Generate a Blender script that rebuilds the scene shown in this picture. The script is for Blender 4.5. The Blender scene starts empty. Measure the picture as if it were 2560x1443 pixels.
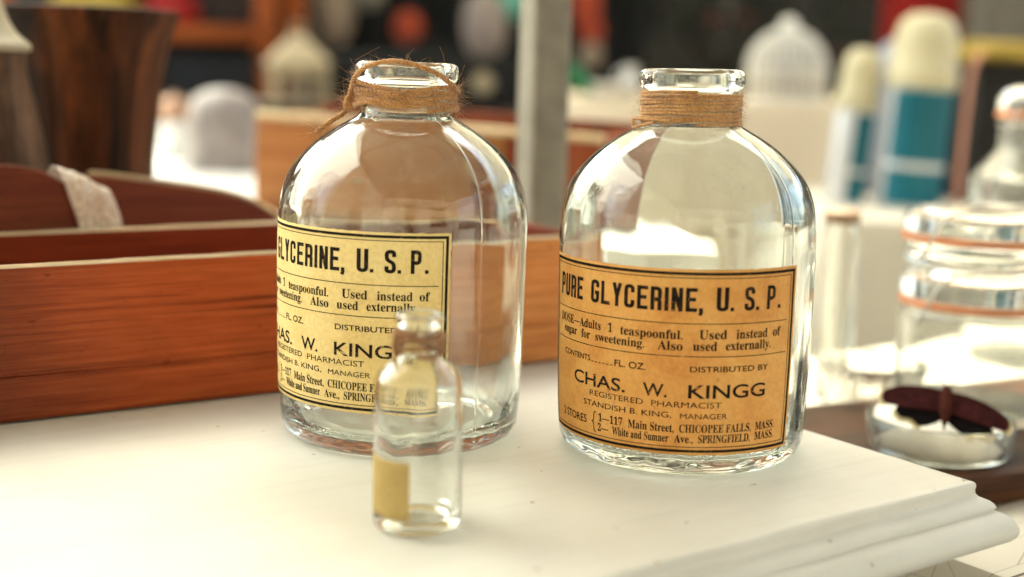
import bpy, bmesh, math, random
from math import sin, cos, pi, radians, sqrt, exp
from mathutils import Vector, Matrix, noise

random.seed(7)
SC = bpy.context.scene
COL = SC.collection
V = Vector

# ------------------------------------------------------------------ camera
CAM_H, PITCH, ROLL, FPX = 0.217, radians(9.3), radians(1.4), 3300.0
fwd = V((0, cos(PITCH), -sin(PITCH))); up0 = V((0, sin(PITCH), cos(PITCH))); rt0 = V((1, 0, 0))
rt = rt0 * cos(ROLL) + up0 * sin(ROLL); up = -rt0 * sin(ROLL) + up0 * cos(ROLL)
cam_d = bpy.data.cameras.new('camera'); cam = bpy.data.objects.new('camera', cam_d); COL.objects.link(cam)
M = Matrix((rt, up, -fwd)).transposed().to_4x4(); M.translation = V((0, 0, CAM_H)); cam.matrix_world = M
cam_d.sensor_width = 36.0; cam_d.lens = 36.0 * FPX / 2560.0
cam_d.clip_start = 0.05; cam_d.clip_end = 500
cam_d.dof.use_dof = True; cam_d.dof.focus_distance = 0.748; cam_d.dof.aperture_fstop = 2.65; cam_d.dof.aperture_blades = 0
SC.camera = cam

# ------------------------------------------------------------------ light and exposure
SUN_DIR = V((-0.15, 0.40, 0.90)).normalized()          # towards the sun
world = bpy.data.worlds.new('World'); SC.world = world; world.use_nodes = True
wn = world.node_tree; wn.nodes.clear()
wo = wn.nodes.new('ShaderNodeOutputWorld'); wb = wn.nodes.new('ShaderNodeBackground'); ws = wn.nodes.new('ShaderNodeTexSky')
ws.sky_type = 'NISHITA'; ws.sun_disc = False
ws.sun_elevation = math.asin(SUN_DIR.z); ws.sun_rotation = math.atan2(SUN_DIR.x, SUN_DIR.y)
ws.air_density = 1.0; ws.dust_density = 6.0; ws.ozone_density = 0.6
wb.inputs['Strength'].default_value = 0.15
# unseen bright cloud added behind left to put white highlights on the bottle shoulders
tcw = wn.nodes.new('ShaderNodeTexCoord')
dp = wn.nodes.new('ShaderNodeVectorMath'); dp.operation = 'DOT_PRODUCT'; dp.inputs[1].default_value = V((-0.70, 0.44, 0.56)).normalized()
wn.links.new(tcw.outputs['Generated'], dp.inputs[0])
cn = wn.nodes.new('ShaderNodeTexNoise'); cn.inputs['Scale'].default_value = 3.2; cn.inputs['Detail'].default_value = 7; cn.inputs['Roughness'].default_value = 0.6; cn.inputs['Distortion'].default_value = 0.4
wn.links.new(tcw.outputs['Generated'], cn.inputs['Vector'])
ca = wn.nodes.new('ShaderNodeMath'); ca.operation = 'MULTIPLY_ADD'; ca.inputs[1].default_value = 0.75; wn.links.new(cn.outputs['Fac'], ca.inputs[0]); wn.links.new(dp.outputs['Value'], ca.inputs[2])
cr_w = wn.nodes.new('ShaderNodeMapRange'); cr_w.interpolation_type = 'SMOOTHSTEP'; cr_w.inputs['From Min'].default_value = 1.17; cr_w.inputs['From Max'].default_value = 1.27; wn.links.new(ca.outputs[0], cr_w.inputs['Value'])
cm = wn.nodes.new('ShaderNodeMix'); cm.data_type = 'RGBA'; cm.inputs[7].default_value = (8.0, 7.7, 7.2, 1)
wn.links.new(cr_w.outputs[0], cm.inputs[0]); wn.links.new(ws.outputs[0], cm.inputs[6])
wn.links.new(cm.outputs[2], wb.inputs[0]); wn.links.new(wb.outputs[0], wo.inputs[0])
sd = bpy.data.lights.new('sun', 'SUN'); sd.energy = 2.4; sd.angle = radians(0.6); sd.color = (1.0, 0.95, 0.87)
so = bpy.data.objects.new('sun', sd); COL.objects.link(so)
so.rotation_euler = SUN_DIR.to_track_quat('Z', 'Y').to_euler()

vs = SC.view_settings
vs.view_transform = 'Standard'; vs.look = 'None'; vs.gamma = 1.0; vs.use_curve_mapping = False
vs.exposure = 2.74
try:
    vs.use_white_balance = True; vs.white_balance_temperature = 7080; vs.white_balance_tint = -3
except Exception:
    pass
cy = SC.cycles
SC.render.engine = 'CYCLES'
cy.use_denoising = True
try: cy.denoiser = 'OPENIMAGEDENOISE'
except Exception: pass
cy.max_bounces = 20; cy.transmission_bounces = 16; cy.glossy_bounces = 8; cy.diffuse_bounces = 4; cy.transparent_max_bounces = 16
cy.caustics_reflective = True; cy.caustics_refractive = True; cy.blur_glossy = 0.3
cy.sample_clamp_indirect = 6.0

def at(px, py, Y):
    """photo pixel -> point at world depth Y"""
    d = fwd + rt * ((px - 1280.0) / FPX) - up * ((py - 721.5) / FPX)
    return V((0, 0, CAM_H)) + d * (Y / d.y)

def on(px, py, z):
    d = fwd + rt * ((px - 1280.0) / FPX) - up * ((py - 721.5) / FPX)
    return V((0, 0, CAM_H)) + d * ((z - CAM_H) / d.z)

# ------------------------------------------------------------------ materials
def new_mat(name):
    m = bpy.data.materials.new(name); m.use_nodes = True
    nt = m.node_tree; b = nt.nodes['Principled BSDF']
    return m, nt, b

def N(nt, t, **kw):
    n = nt.nodes.new(t)
    for k, v in kw.items(): setattr(n, k, v)
    return n

def ramp(nt, fac, stops):
    r = N(nt, 'ShaderNodeValToRGB'); e = r.color_ramp.elements
    while len(e) < len(stops): e.new(0.5)
    for i, (p, c) in enumerate(stops):
        e[i].position = p; e[i].color = (*c, 1) if len(c) == 3 else c
    nt.links.new(fac, r.inputs[0]); return r.outputs[0]

def coords(nt, scale=(1, 1, 1), rot=(0, 0, 0)):
    tc = N(nt, 'ShaderNodeTexCoord'); mp = N(nt, 'ShaderNodeMapping')
    mp.inputs['Scale'].default_value = scale; mp.inputs['Rotation'].default_value = rot
    nt.links.new(tc.outputs['Object'], mp.inputs[0]); return mp.outputs[0]

def noise_tex(nt, vec, scale, detail=4, rough=0.55, dist=0.0):
    n = N(nt, 'ShaderNodeTexNoise'); n.inputs['Scale'].default_value = scale; n.inputs['Detail'].default_value = detail
    n.inputs['Roughness'].default_value = rough; n.inputs['Distortion'].default_value = dist
    nt.links.new(vec, n.inputs['Vector']); return n.outputs['Fac']

def bump(nt, b, h, strength, dist):
    bp = N(nt, 'ShaderNodeBump'); bp.inputs['Strength'].default_value = strength; bp.inputs['Distance'].default_value = dist
    nt.links.new(h, bp.inputs['Height']); nt.links.new(bp.outputs[0], b.inputs['Normal'])

def plain(name, c, rough=0.6, var=0.18, scale=30, metal=0.0, bmp=0.15, bd=0.001, sheen=0.0, spec=0.25):
    m, nt, b = new_mat(name); b.inputs['Specular IOR Level'].default_value = spec
    f = noise_tex(nt, coords(nt), scale, 5)
    lo = tuple(max(0, x * (1 - var)) for x in c); hi = tuple(min(1, x * (1 + var)) for x in c)
    nt.links.new(ramp(nt, f, [(0.3, lo), (0.7, hi)]), b.inputs['Base Color'])
    b.inputs['Roughness'].default_value = rough; b.inputs['Metallic'].default_value = metal
    if sheen: b.inputs['Sheen Weight'].default_value = sheen
    if bmp: bump(nt, b, noise_tex(nt, coords(nt), scale * 6, 3), bmp, bd)
    return m

def wood(name, dark, mid, light, axis=0, grain=120, rough=0.5, stain=0.5, band=7.0, spec=0.14, stretch=0.045):
    """grain runs along the given object axis"""
    m, nt, b = new_mat(name); b.inputs['Specular IOR Level'].default_value = spec
    sc = [1.0, 1.0, 1.0]; sc[axis] = stretch
    v = coords(nt, tuple(sc))
    g1 = noise_tex(nt, v, grain, 6, 0.6, 0.4)
    g2 = noise_tex(nt, v, grain * 4, 4, 0.6)
    mx = N(nt, 'ShaderNodeMath', operation='MULTIPLY_ADD'); mx.inputs[1].default_value = 0.35
    nt.links.new(g2, mx.inputs[0]); nt.links.new(g1, mx.inputs[2])
    col = ramp(nt, mx.outputs[0], [(0.38, dark), (0.62, mid), (0.88, light)])
    sc2 = [1.0, 1.0, 1.0]; sc2[axis] = 0.35
    big = noise_tex(nt, coords(nt, tuple(sc2)), band, 4, 0.6, 0.6)
    st = ramp(nt, big, [(0.32, (1 - stain,) * 3), (0.6, (1, 1, 1)), (0.8, (1.0, 0.93, 0.85))])
    mm = N(nt, 'ShaderNodeMix', data_type='RGBA', blend_type='MULTIPLY'); mm.inputs[0].default_value = 1.0
    nt.links.new(col, mm.inputs[6]); nt.links.new(st, mm.inputs[7])
    nt.links.new(mm.outputs[2], b.inputs['Base Color'])
    b.inputs['Roughness'].default_value = rough
    bump(nt, b, mx.outputs[0], 0.35, 0.0006)
    return m

def glass(name, col=(0.975, 0.985, 0.975), ior=1.46, wav=0.0, wd=0.0004, wscale=22, dust=0.0, trails=False):
    m, nt, b = new_mat(name)
    nt.nodes.remove(b); out = nt.nodes['Material Output']
    g = N(nt, 'ShaderNodeBsdfGlass'); g.inputs['Color'].default_value = (*col, 1); g.inputs['IOR'].default_value = ior
    g.inputs['Roughness'].default_value = 0.0
    if dust:
        d1 = noise_tex(nt, coords(nt, (1, 1, 0.12)), 60, 5, 0.65); d2 = noise_tex(nt, coords(nt), 700, 2, 0.5)
        mu = N(nt, 'ShaderNodeMath', operation='MULTIPLY'); nt.links.new(d1, mu.inputs[0]); nt.links.new(d2, mu.inputs[1])
        fac = ramp(nt, mu.outputs[0], [(0.12, (0.3 * dust,) * 3), (0.30, (dust,) * 3), (0.42, (4.5 * dust,) * 3)])
        if trails:
            wv = N(nt, 'ShaderNodeTexNoise'); wv.inputs['Scale'].default_value = 30; nt.links.new(coords(nt), wv.inputs['Vector'])
            av = N(nt, 'ShaderNodeMix', data_type='VECTOR'); av.inputs[0].default_value = 0.03
            nt.links.new(coords(nt, (1, 1, 0.7)), av.inputs[4]); nt.links.new(wv.outputs['Color'], av.inputs[5])
            vt = N(nt, 'ShaderNodeTexVoronoi', feature='DISTANCE_TO_EDGE'); vt.inputs['Scale'].default_value = 17; nt.links.new(av.outputs[1], vt.inputs['Vector'])
            ln_ = ramp(nt, vt.outputs['Distance'], [(0.006, (1, 1, 1)), (0.014, (0, 0, 0))])
            gt = ramp(nt, noise_tex(nt, coords(nt), 13, 2), [(0.57, (0, 0, 0)), (0.62, (0.5, 0.5, 0.5))])
            bd2 = ramp(nt, noise_tex(nt, coords(nt), 500, 2), [(0.45, (0, 0, 0)), (0.60, (1, 1, 1))])
            m1 = N(nt, 'ShaderNodeMath', operation='MULTIPLY'); nt.links.new(ln_, m1.inputs[0]); nt.links.new(gt, m1.inputs[1])
            m2 = N(nt, 'ShaderNodeMath', operation='MULTIPLY'); nt.links.new(m1.outputs[0], m2.inputs[0]); nt.links.new(bd2, m2.inputs[1])
            m3 = N(nt, 'ShaderNodeMath', operation='MAXIMUM'); nt.links.new(m2.outputs[0], m3.inputs[0]); nt.links.new(fac, m3.inputs[1]); fac = m3.outputs[0]
        df = N(nt, 'ShaderNodeBsdfDiffuse'); df.inputs['Color'].default_value = (0.82, 0.79, 0.72, 1)
        ms = N(nt, 'ShaderNodeMixShader'); nt.links.new(fac, ms.inputs[0]); nt.links.new(g.outputs[0], ms.inputs[1]); nt.links.new(df.outputs[0], ms.inputs[2])
        nt.links.new(ms.outputs[0], out.inputs[0])
    else:
        nt.links.new(g.outputs[0], out.inputs[0])
    if wav:
        h = noise_tex(nt, coords(nt, (1, 1, 0.35)), wscale, 2, 0.5, 0.3)
        bump(nt, g, h, wav, wd)
    return m

M_white = plain('white_paint_dull', (0.576, 0.56, 0.52), 0.45, 0.06, 14, bmp=0.1)
M_standcloth = plain('stand_cloth', (0.62, 0.575, 0.48), 0.9, 0.10, 6, bmp=0.3)
M_wad = plain('white_wadding', (0.84, 0.81, 0.74), 0.95, 0.06, 60, bmp=0.5)
M_lining = plain('cage_lining_cloth', (0.42, 0.39, 0.35), 0.9, 0.25, 16, bmp=0.3)
M_cage = plain('cage_white_enamel', (0.74, 0.71, 0.64), 0.5, 0.06, 10, bmp=0)
M_cream = plain('cream_plastic', (0.46, 0.41, 0.265), 0.45, 0.08, 10, bmp=0)
M_teal = plain('teal_enamel', (0.0030, 0.104, 0.145), 0.4, 0.22, 9, bmp=0)
M_silver = plain('pale_metal', (0.54, 0.54, 0.555), 0.32, 0.05, 8, metal=0.35, bmp=0)
M_black = plain('black_paint', (0.0072, 0.0072, 0.0066), 0.6, 0.3, 12)
M_blackcloth = plain('black_cloth', (0.005, 0.0055, 0.0055), 0.95, 0.4, 6)
M_beige = plain('beige_cloth', (0.82, 0.68, 0.49), 0.9, 0.05, 5, bmp=0.2)
M_whitecloth = plain('white_cloth', (0.592, 0.576, 0.544), 0.9, 0.06, 6, bmp=0.3)
M_bluecloth = plain('pale_blue_cloth', (0.30, 0.315, 0.35), 0.9, 0.3, 9, bmp=0.3)
M_red = plain('red_cloth', (0.216, 0.0096, 0.0084), 0.85, 0.15, 5)
M_yellow = plain('yellow_cloth', (0.286, 0.198, 0.0385), 0.85, 0.15, 8)
M_greycloth = plain('grey_cloth', (0.15, 0.14, 0.12), 0.9, 0.2, 5)
M_rubber = plain('orange_rubber', (0.50, 0.20, 0.10), 0.5, 0.25, 30, bmp=0)
M_steel = plain('steel_wire', (0.45, 0.43, 0.40), 0.3, 0.1, 40, metal=0.9, bmp=0)
M_copper = plain('copper', (0.55, 0.27, 0.20), 0.35, 0.1, 20, metal=0.6, bmp=0)
M_orange = wood('orange_wood', (0.1364, 0.0279, 0.00744), (0.2604, 0.0589, 0.01116), (0.3224, 0.0868, 0.0186), 2, 30, 0.6, 0.3)
M_shelfback = plain('shelf_back', (0.0225, 0.013, 0.009), 0.8, 0.35, 6)
M_drawer = wood('drawer_wood', (0.10, 0.0185, 0.0062), (0.185, 0.036, 0.0105), (0.245, 0.060, 0.019), 0, 520, 0.5, 0.40, 9, stretch=0.022)
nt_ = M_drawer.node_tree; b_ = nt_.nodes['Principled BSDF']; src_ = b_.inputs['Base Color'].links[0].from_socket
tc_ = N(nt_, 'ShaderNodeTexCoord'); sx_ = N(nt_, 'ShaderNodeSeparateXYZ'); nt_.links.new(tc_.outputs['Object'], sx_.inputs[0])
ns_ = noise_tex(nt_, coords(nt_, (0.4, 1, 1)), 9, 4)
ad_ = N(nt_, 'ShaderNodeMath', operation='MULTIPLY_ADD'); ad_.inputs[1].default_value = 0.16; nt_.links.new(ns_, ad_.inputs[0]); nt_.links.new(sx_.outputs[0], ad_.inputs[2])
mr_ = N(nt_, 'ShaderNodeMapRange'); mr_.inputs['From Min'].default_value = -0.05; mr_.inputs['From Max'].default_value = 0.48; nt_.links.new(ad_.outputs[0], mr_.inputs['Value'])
tan_falloff_ = ramp(nt_, mr_.outputs[0], [(0.2, (0.36, 0.26, 0.27)), (0.56, (1.45, 0.98, 0.72)), (0.95, (1.80, 2.30, 2.00))])  # dark left end paints the light falloff; right end is tan wood
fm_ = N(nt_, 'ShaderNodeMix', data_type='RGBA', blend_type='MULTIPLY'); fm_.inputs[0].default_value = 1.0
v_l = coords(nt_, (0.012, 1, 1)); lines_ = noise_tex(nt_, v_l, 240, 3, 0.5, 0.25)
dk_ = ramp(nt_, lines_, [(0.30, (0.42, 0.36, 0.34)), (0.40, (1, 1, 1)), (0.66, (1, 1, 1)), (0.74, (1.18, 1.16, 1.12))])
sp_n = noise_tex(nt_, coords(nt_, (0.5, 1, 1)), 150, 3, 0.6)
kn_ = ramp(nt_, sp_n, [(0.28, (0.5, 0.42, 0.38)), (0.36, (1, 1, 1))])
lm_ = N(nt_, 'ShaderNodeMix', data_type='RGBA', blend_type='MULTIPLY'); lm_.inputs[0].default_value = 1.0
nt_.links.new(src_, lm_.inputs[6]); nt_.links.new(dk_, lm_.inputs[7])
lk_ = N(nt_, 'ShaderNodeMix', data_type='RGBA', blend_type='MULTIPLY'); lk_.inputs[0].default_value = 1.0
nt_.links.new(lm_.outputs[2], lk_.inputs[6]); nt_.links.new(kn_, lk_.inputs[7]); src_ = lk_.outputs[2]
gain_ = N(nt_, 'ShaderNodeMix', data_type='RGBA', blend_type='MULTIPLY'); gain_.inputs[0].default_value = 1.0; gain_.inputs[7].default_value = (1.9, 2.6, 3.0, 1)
nt_.links.new(src_, gain_.inputs[6]); nt_.links.new(gain_.outputs[2], fm_.inputs[6]); nt_.links.new(tan_falloff_, fm_.inputs[7]); nt_.links.new(fm_.outputs[2], b_.inputs['Base Color'])
M_drawer_in = wood('drawer_inner_wood', (0.0806, 0.0129, 0.00434), (0.1612, 0.02579, 0.007812), (0.2108, 0.03968, 0.01302), 0, 120, 0.5, 0.4)
M_rim = wood('bare_and_lit_edge', (0.186, 0.1054, 0.0434), (0.3844, 0.2728, 0.1488), (0.4588, 0.372, 0.248), 0, 260, 0.6, 0.25, 20)
M_tray = wood('tray_wood', (0.036, 0.00714, 0.00288), (0.12, 0.02142, 0.00768), (0.192, 0.04335, 0.0144), 0, 90, 0.4, 0.5, 10)
M_bucket = wood('bucket_wood', (0.003, 0.0022, 0.0015), (0.020, 0.0085, 0.004), (0.12, 0.036, 0.012), 2, 42, 0.6, 0.85, 13, spec=0.08)
M_vessel = wood('vessel_wood', (0.014, 0.007, 0.004), (0.075, 0.033, 0.015), (0.18, 0.10, 0.055), 2, 50, 0.5, 0.7, 22)
M_bone = plain('cream_collar', (0.36, 0.312, 0.216), 0.45, 0.12, 16, bmp=0)
M_pine = wood('pine_wood', (0.12, 0.036, 0.009), (0.21, 0.075, 0.020), (0.27, 0.12, 0.038), 0, 60, 0.5, 0.35, 5)
M_pinered = wood('dark_red_wood', (0.096, 0.021, 0.0072), (0.156, 0.033, 0.0102), (0.204, 0.054, 0.018), 2, 60, 0.5, 0.3, 5)
M_board = wood('walnut_board', (0.012, 0.006, 0.0036), (0.054, 0.021, 0.0096), (0.12, 0.048, 0.021), 0, 70, 0.5, 0.6, 9)
M_zinc = plain('galvanised_steel', (0.175, 0.158, 0.128), 0.55, 0.30, 22, metal=0.15, bmp=0.2)
M_lantern_tan = plain('tan_paper', (0.21, 0.16, 0.12), 0.8, 0.12, 10)
M_lantern_pink = plain('pink_paper', (0.23, 0.19, 0.175), 0.8, 0.12, 10)
M_lantern_red = plain('red_paper', (0.252, 0.036, 0.015), 0.8, 0.15, 10)
M_tealpaper = plain('teal_paper', (0.096, 0.312, 0.252), 0.6, 0.12, 10)
M_greenglass = plain('green_ceramic', (0.01, 0.14, 0.05), 0.3, 0.2, 10)
M_antique = plain('antique_cream_paint', (0.33, 0.265, 0.165), 0.6, 0.2, 20)
M_peach = plain('peach_ceramic', (0.32, 0.18, 0.11), 0.5, 0.1, 10)
M_lid = plain('brown_lid', (0.26, 0.17, 0.11), 0.6, 0.2, 20)
M_leaf = plain('dark_leaf', (0.0048, 0.008, 0.004), 0.85, 0.5, 3, spec=0.04)
M_wall = plain('brown_render', (0.03, 0.0215, 0.015), 0.9, 0.4, 1.2)
M_fill_wall = plain('pale_fill_wall_render', (0.30, 0.275, 0.235), 0.9, 0.2, 1.0)
M_glass = glass('bottle_glass', (0.972, 0.985, 0.972), 1.47, 0.14, 0.0009, 24, dust=0.022, trails=True)
M_vialglass = glass('vial_glass', (0.985, 0.99, 0.98), 1.47, dust=0.012)
M_bowl = glass('pressed_glass', (0.985, 0.985, 0.97), 1.45, dust=0.20)
M_jarglass = glass('jar_glass', (0.985, 0.99, 0.98), 1.40, dust=0.055)
M_frost = plain('frosted_glass_pink', (0.25, 0.21, 0.19), 0.3, 0.40, 14, bmp=0)

def m_table():
    m, nt, b = new_mat('table_white_paint')
    v = coords(nt)
    big = noise_tex(nt, v, 7, 5, 0.6)
    base0 = ramp(nt, big, [(0.3, (0.585, 0.57, 0.525)), (0.7, (0.675, 0.665, 0.63))])
    sc_ = noise_tex(nt, coords(nt, (0.05, 1, 1)), 150, 5, 0.7)
    scr = ramp(nt, sc_, [(0.30, (0.88, 0.87, 0.85)), (0.50, (1, 1, 1))])
    bm_ = N(nt, 'ShaderNodeMix', data_type='RGBA', blend_type='MULTIPLY'); bm_.inputs[0].default_value = 0.6
    nt.links.new(base0, bm_.inputs[6]); nt.links.new(scr, bm_.inputs[7]); base = bm_.outputs[2]
    # small chips of bare wood, rare
    sp = noise_tex(nt, v, 75, 3, 0.6)
    tcx = N(nt, 'ShaderNodeTexCoord'); sxy = N(nt, 'ShaderNodeSeparateXYZ'); nt.links.new(tcx.outputs['Object'], sxy.inputs[0])
    ab = N(nt, 'ShaderNodeMath', operation='ABSOLUTE'); nt.links.new(sxy.outputs[1], ab.inputs[0])
    me_ = N(nt, 'ShaderNodeMapRange'); me_.inputs['From Min'].default_value = 0.004; me_.inputs['From Max'].default_value = 0.0; me_.inputs['To Max'].default_value = 0.085
    nt.links.new(ab.outputs[0], me_.inputs['Value'])
    sa = N(nt, 'ShaderNodeMath', operation='ADD'); nt.links.new(sp, sa.inputs[0]); nt.links.new(me_.outputs[0], sa.inputs[1]); sp = sa.outputs[0]
    mask = ramp(nt, sp, [(0.715, (0, 0, 0)), (0.735, (1, 1, 1))])
    mx = N(nt, 'ShaderNodeMix', data_type='RGBA'); nt.links.new(mask, mx.inputs[0]); nt.links.new(base, mx.inputs[6]); mx.inputs[7].default_value = (0.32, 0.20, 0.13, 1)
    nt.links.new(mx.outputs[2], b.inputs['Base Color'])
    r = ramp(nt, noise_tex(nt, v, 18, 5, 0.65), [(0.3, (0.33,) * 3), (0.7, (0.5,) * 3)])
    nt.links.new(r, b.inputs['Roughness'])
    brush = noise_tex(nt, coords(nt, (0.06, 1, 1)), 260, 3)
    bump(nt, b, brush, 0.22, 0.0005)
    return m
M_table = m_table()

def m_plank():
    m, nt, b = new_mat('weathered_white_planks')
    v = coords(nt)
    vo = N(nt, 'ShaderNodeTexVoronoi', feature='DISTANCE_TO_EDGE'); vo.inputs['Scale'].default_value = 38
    nt.links.new(coords(nt, (0.25, 1, 1)), vo.inputs['Vector'])
    cr = ramp(nt, vo.outputs['Distance'], [(0.0, (0.16, 0.12, 0.09)), (0.012, (0.50, 0.47, 0.41)), (1.0, (0.60, 0.57, 0.51))])
    br = N(nt, 'ShaderNodeTexBrick'); br.inputs['Scale'].default_value = 1.0
    br.inputs['Color1'].default_value = (1, 1, 1, 1); br.inputs['Color2'].default_value = (0.93, 0.92, 0.9, 1); br.inputs['Mortar'].default_value = (0.10, 0.07, 0.05, 1)
    br.inputs['Brick Width'].default_value = 3.0; br.inputs['Row Height'].default_value = 0.085; br.inputs['Mortar Size'].default_value = 0.0014
    nt.links.new(v, br.inputs['Vector'])
    mm = N(nt, 'ShaderNodeMix', data_type='RGBA', blend_type='MULTIPLY'); mm.inputs[0].default_value = 1
    nt.links.new(cr, mm.inputs[6]); nt.links.new(br.outputs['Color'], mm.inputs[7]); nt.links.new(mm.outputs[2], b.inputs['Base Color'])
    b.inputs['Roughness'].default_value = 0.6
    bump(nt, b, vo.outputs['Distance'], 0.3, 0.001)
    return m
M_plank = m_plank()

def m_paper(name, lo, mid, hi, spot):
    m, nt, b = new_mat(name)
    v = coords(nt)
    f = noise_tex(nt, v, 34, 6, 0.65, 0.5)
    c = ramp(nt, f, [(0.25, lo), (0.5, mid), (0.75, hi)])
    f2 = noise_tex(nt, v, 420, 4, 0.7)
    c2 = ramp(nt, f2, [(0.3, (0.86, 0.84, 0.80)), (0.6, (1, 1, 1))])
    mm = N(nt, 'ShaderNodeMix', data_type='RGBA', blend_type='MULTIPLY'); mm.inputs[0].default_value = 1
    nt.links.new(c, mm.inputs[6]); nt.links.new(c2, mm.inputs[7])
    s = noise_tex(nt, v, 160, 2, 0.5)
    ms = ramp(nt, s, [(0.70, (0, 0, 0)), (0.80, (1, 1, 1))])
    mx = N(nt, 'ShaderNodeMix', data_type='RGBA'); nt.links.new(ms, mx.inputs[0]); nt.links.new(mm.outputs[2], mx.inputs[6]); mx.inputs[7].default_value = (*spot, 1)
    nt.links.new(mx.outputs[2], b.inputs['Base Color'])
    b.inputs['Roughness'].default_value = 0.75; b.inputs['Specular IOR Level'].default_value = 0.2
    bump(nt, b, f2, 0.12, 0.0003)
    return m
M_paper_r = m_paper('aged_orange_paper', (0.54, 0.225, 0.062), (0.65, 0.33, 0.10), (0.69, 0.40, 0.14), (0.48, 0.19, 0.06))
M_paper_l = m_paper('aged_buff_paper', (0.66, 0.49, 0.205), (0.74, 0.575, 0.26), (0.77, 0.625, 0.31), (0.60, 0.42, 0.17))
M_paper_v = m_paper('kraft_label_paper', (0.38, 0.275, 0.105), (0.45, 0.335, 0.14), (0.50, 0.38, 0.165), (0.36, 0.24, 0.09))

def m_ink(name, paper):
    m, nt, b = new_mat(name)
    v = coords(nt)
    f = noise_tex(nt, v, 900, 3, 0.65); g = noise_tex(nt, v, 130, 3, 0.6)
    ad = N(nt, 'ShaderNodeMath', operation='MULTIPLY_ADD'); ad.inputs[1].default_value = 0.5
    nt.links.new(g, ad.inputs[0]); nt.links.new(f, ad.inputs[2])
    c = ramp(nt, ad.outputs[0], [(0.55, (0.010, 0.008, 0.006)), (0.90, (0.022, 0.016, 0.012)), (0.97, paper)])
    nt.links.new(c, b.inputs['Base Color']); b.inputs['Roughness'].default_value = 0.8; b.inputs['Specular IOR Level'].default_value = 0.08
    return m
M_ink_r = m_ink('worn_ink_on_orange', (0.45, 0.22, 0.08)); M_ink_l = m_ink('worn_ink_on_buff', (0.5, 0.36, 0.15))

def m_twine(name, lo, mid, hi):
    m, nt, b = new_mat(name)
    f = noise_tex(nt, coords(nt), 900, 4, 0.7); g = noise_tex(nt, coords(nt), 120, 3)
    ad = N(nt, 'ShaderNodeMath', operation='MULTIPLY_ADD'); ad.inputs[1].default_value = 0.5
    nt.links.new(g, ad.inputs[0]); nt.links.new(f, ad.inputs[2])
    nt.links.new(ramp(nt, ad.outputs[0], [(0.55, lo), (0.75, mid), (0.95, hi)]), b.inputs['Base Color'])
    b.inputs['Roughness'].default_value = 0.85; b.inputs['Sheen Weight'].default_value = 0.4
    bump(nt, b, f, 0.6, 0.0005)
    return m
M_twine = m_twine('jute_twine', (0.16, 0.060, 0.016), (0.45, 0.205, 0.062), (0.62, 0.36, 0.135))
M_twine3 = m_twine('dark_jute_twine', (0.10, 0.034, 0.009), (0.28, 0.115, 0.032), (0.42, 0.21, 0.07))
M_twine2 = m_twine('golden_jute_twine', (0.18, 0.075, 0.020), (0.46, 0.22, 0.070), (0.64, 0.385, 0.15))

# ------------------------------------------------------------------ mesh helpers
def mesh_obj(name, verts, faces, mat, parent=None, smooth=True, loc=None, rot=None):
    me = bpy.data.meshes.new(name); me.from_pydata([tuple(v) for v in verts], [], faces); me.update()
    if mat: me.materials.append(mat)
    if smooth:
        for p in me.polygons: p.use_smooth = True
    o = bpy.data.objects.new(name, me); COL.objects.link(o)
    if parent: o.parent = parent
    if loc is not None: o.location = loc
    if rot is not None: o.rotation_euler = rot
    return o

def thing(name, label, cat, loc=(0, 0, 0), rot=(0, 0, 0), group=None):
    o = bpy.data.objects.new(name, None); COL.objects.link(o); o.empty_display_size = 0.02
    o.location = loc; o.rotation_euler = rot; tag(o, label, cat, group); return o

def tag(o, label, cat, group=None):
    o['label'] = label; o['category'] = cat
    if group: o['group'] = group
    return o

def autosmooth(o, ang=35):
    me = o.data; bm = bmesh.new(); bm.from_mesh(me)
    bmesh.ops.recalc_face_normals(bm, faces=bm.faces)
    for e in bm.edges:
        e.smooth = not (len(e.link_faces) == 2 and e.calc_face_angle(0) > radians(ang))
    for f in bm.faces: f.smooth = True
    bm.to_mesh(me); bm.free(); return o

def crom(pts, n=6):
    """Catmull-Rom through 2-D / 3-D points"""
    P = [V(p) for p in pts]; out = []
    for i in range(len(P) - 1):
        a = P[max(i - 1, 0)]; b = P[i]; c = P[i + 1]; d = P[min(i + 2, len(P) - 1)]
        for k in range(n):
            t = k / n; out.append(0.5 * ((2 * b) + (c - a) * t + (2 * a - 5 * b + 4 * c - d) * t * t + (3 * b - a - 3 * c + d) * t ** 3))
    out.append(P[-1]); return out

def lathe_data(prof, segs=64, wob=None, angs=None):
    A = angs or [2 * pi * i / segs for i in range(segs)]
    n = len(A); verts = []; faces = []; rows = []
    for j, (r, z) in enumerate(prof):
        if r < 1e-6:
            rows.append([len(verts)]); verts.append((0, 0, z)); continue
        row = []
        for a in A:
            rr = r + (wob(j, a, r, z) if wob else 0)
            row.append(len(verts)); verts.append((rr * sin(a), -rr * cos(a), z))
        rows.append(row)
    for j in range(len(rows) - 1):
        a, b = rows[j], rows[j + 1]
        for i in range(n):
            k = (i + 1) % n
            if len(a) == 1 and len(b) == 1: continue
            if len(a) == 1: faces.append((a[0], b[k], b[i]))
            elif len(b) == 1: faces.append((a[i], a[k], b[0]))
            else: faces.append((a[i], a[k], b[k], b[i]))
    return verts, faces

def lathe(name, prof, mat, parent=None, segs=64, wob=None, angs=None, loc=None, rot=None, sharp=40):
    v, f = lathe_data(prof, segs, wob, angs)
    o = mesh_obj(name, v, f, mat, parent, True, loc, rot)
    return autosmooth(o, sharp)

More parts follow.
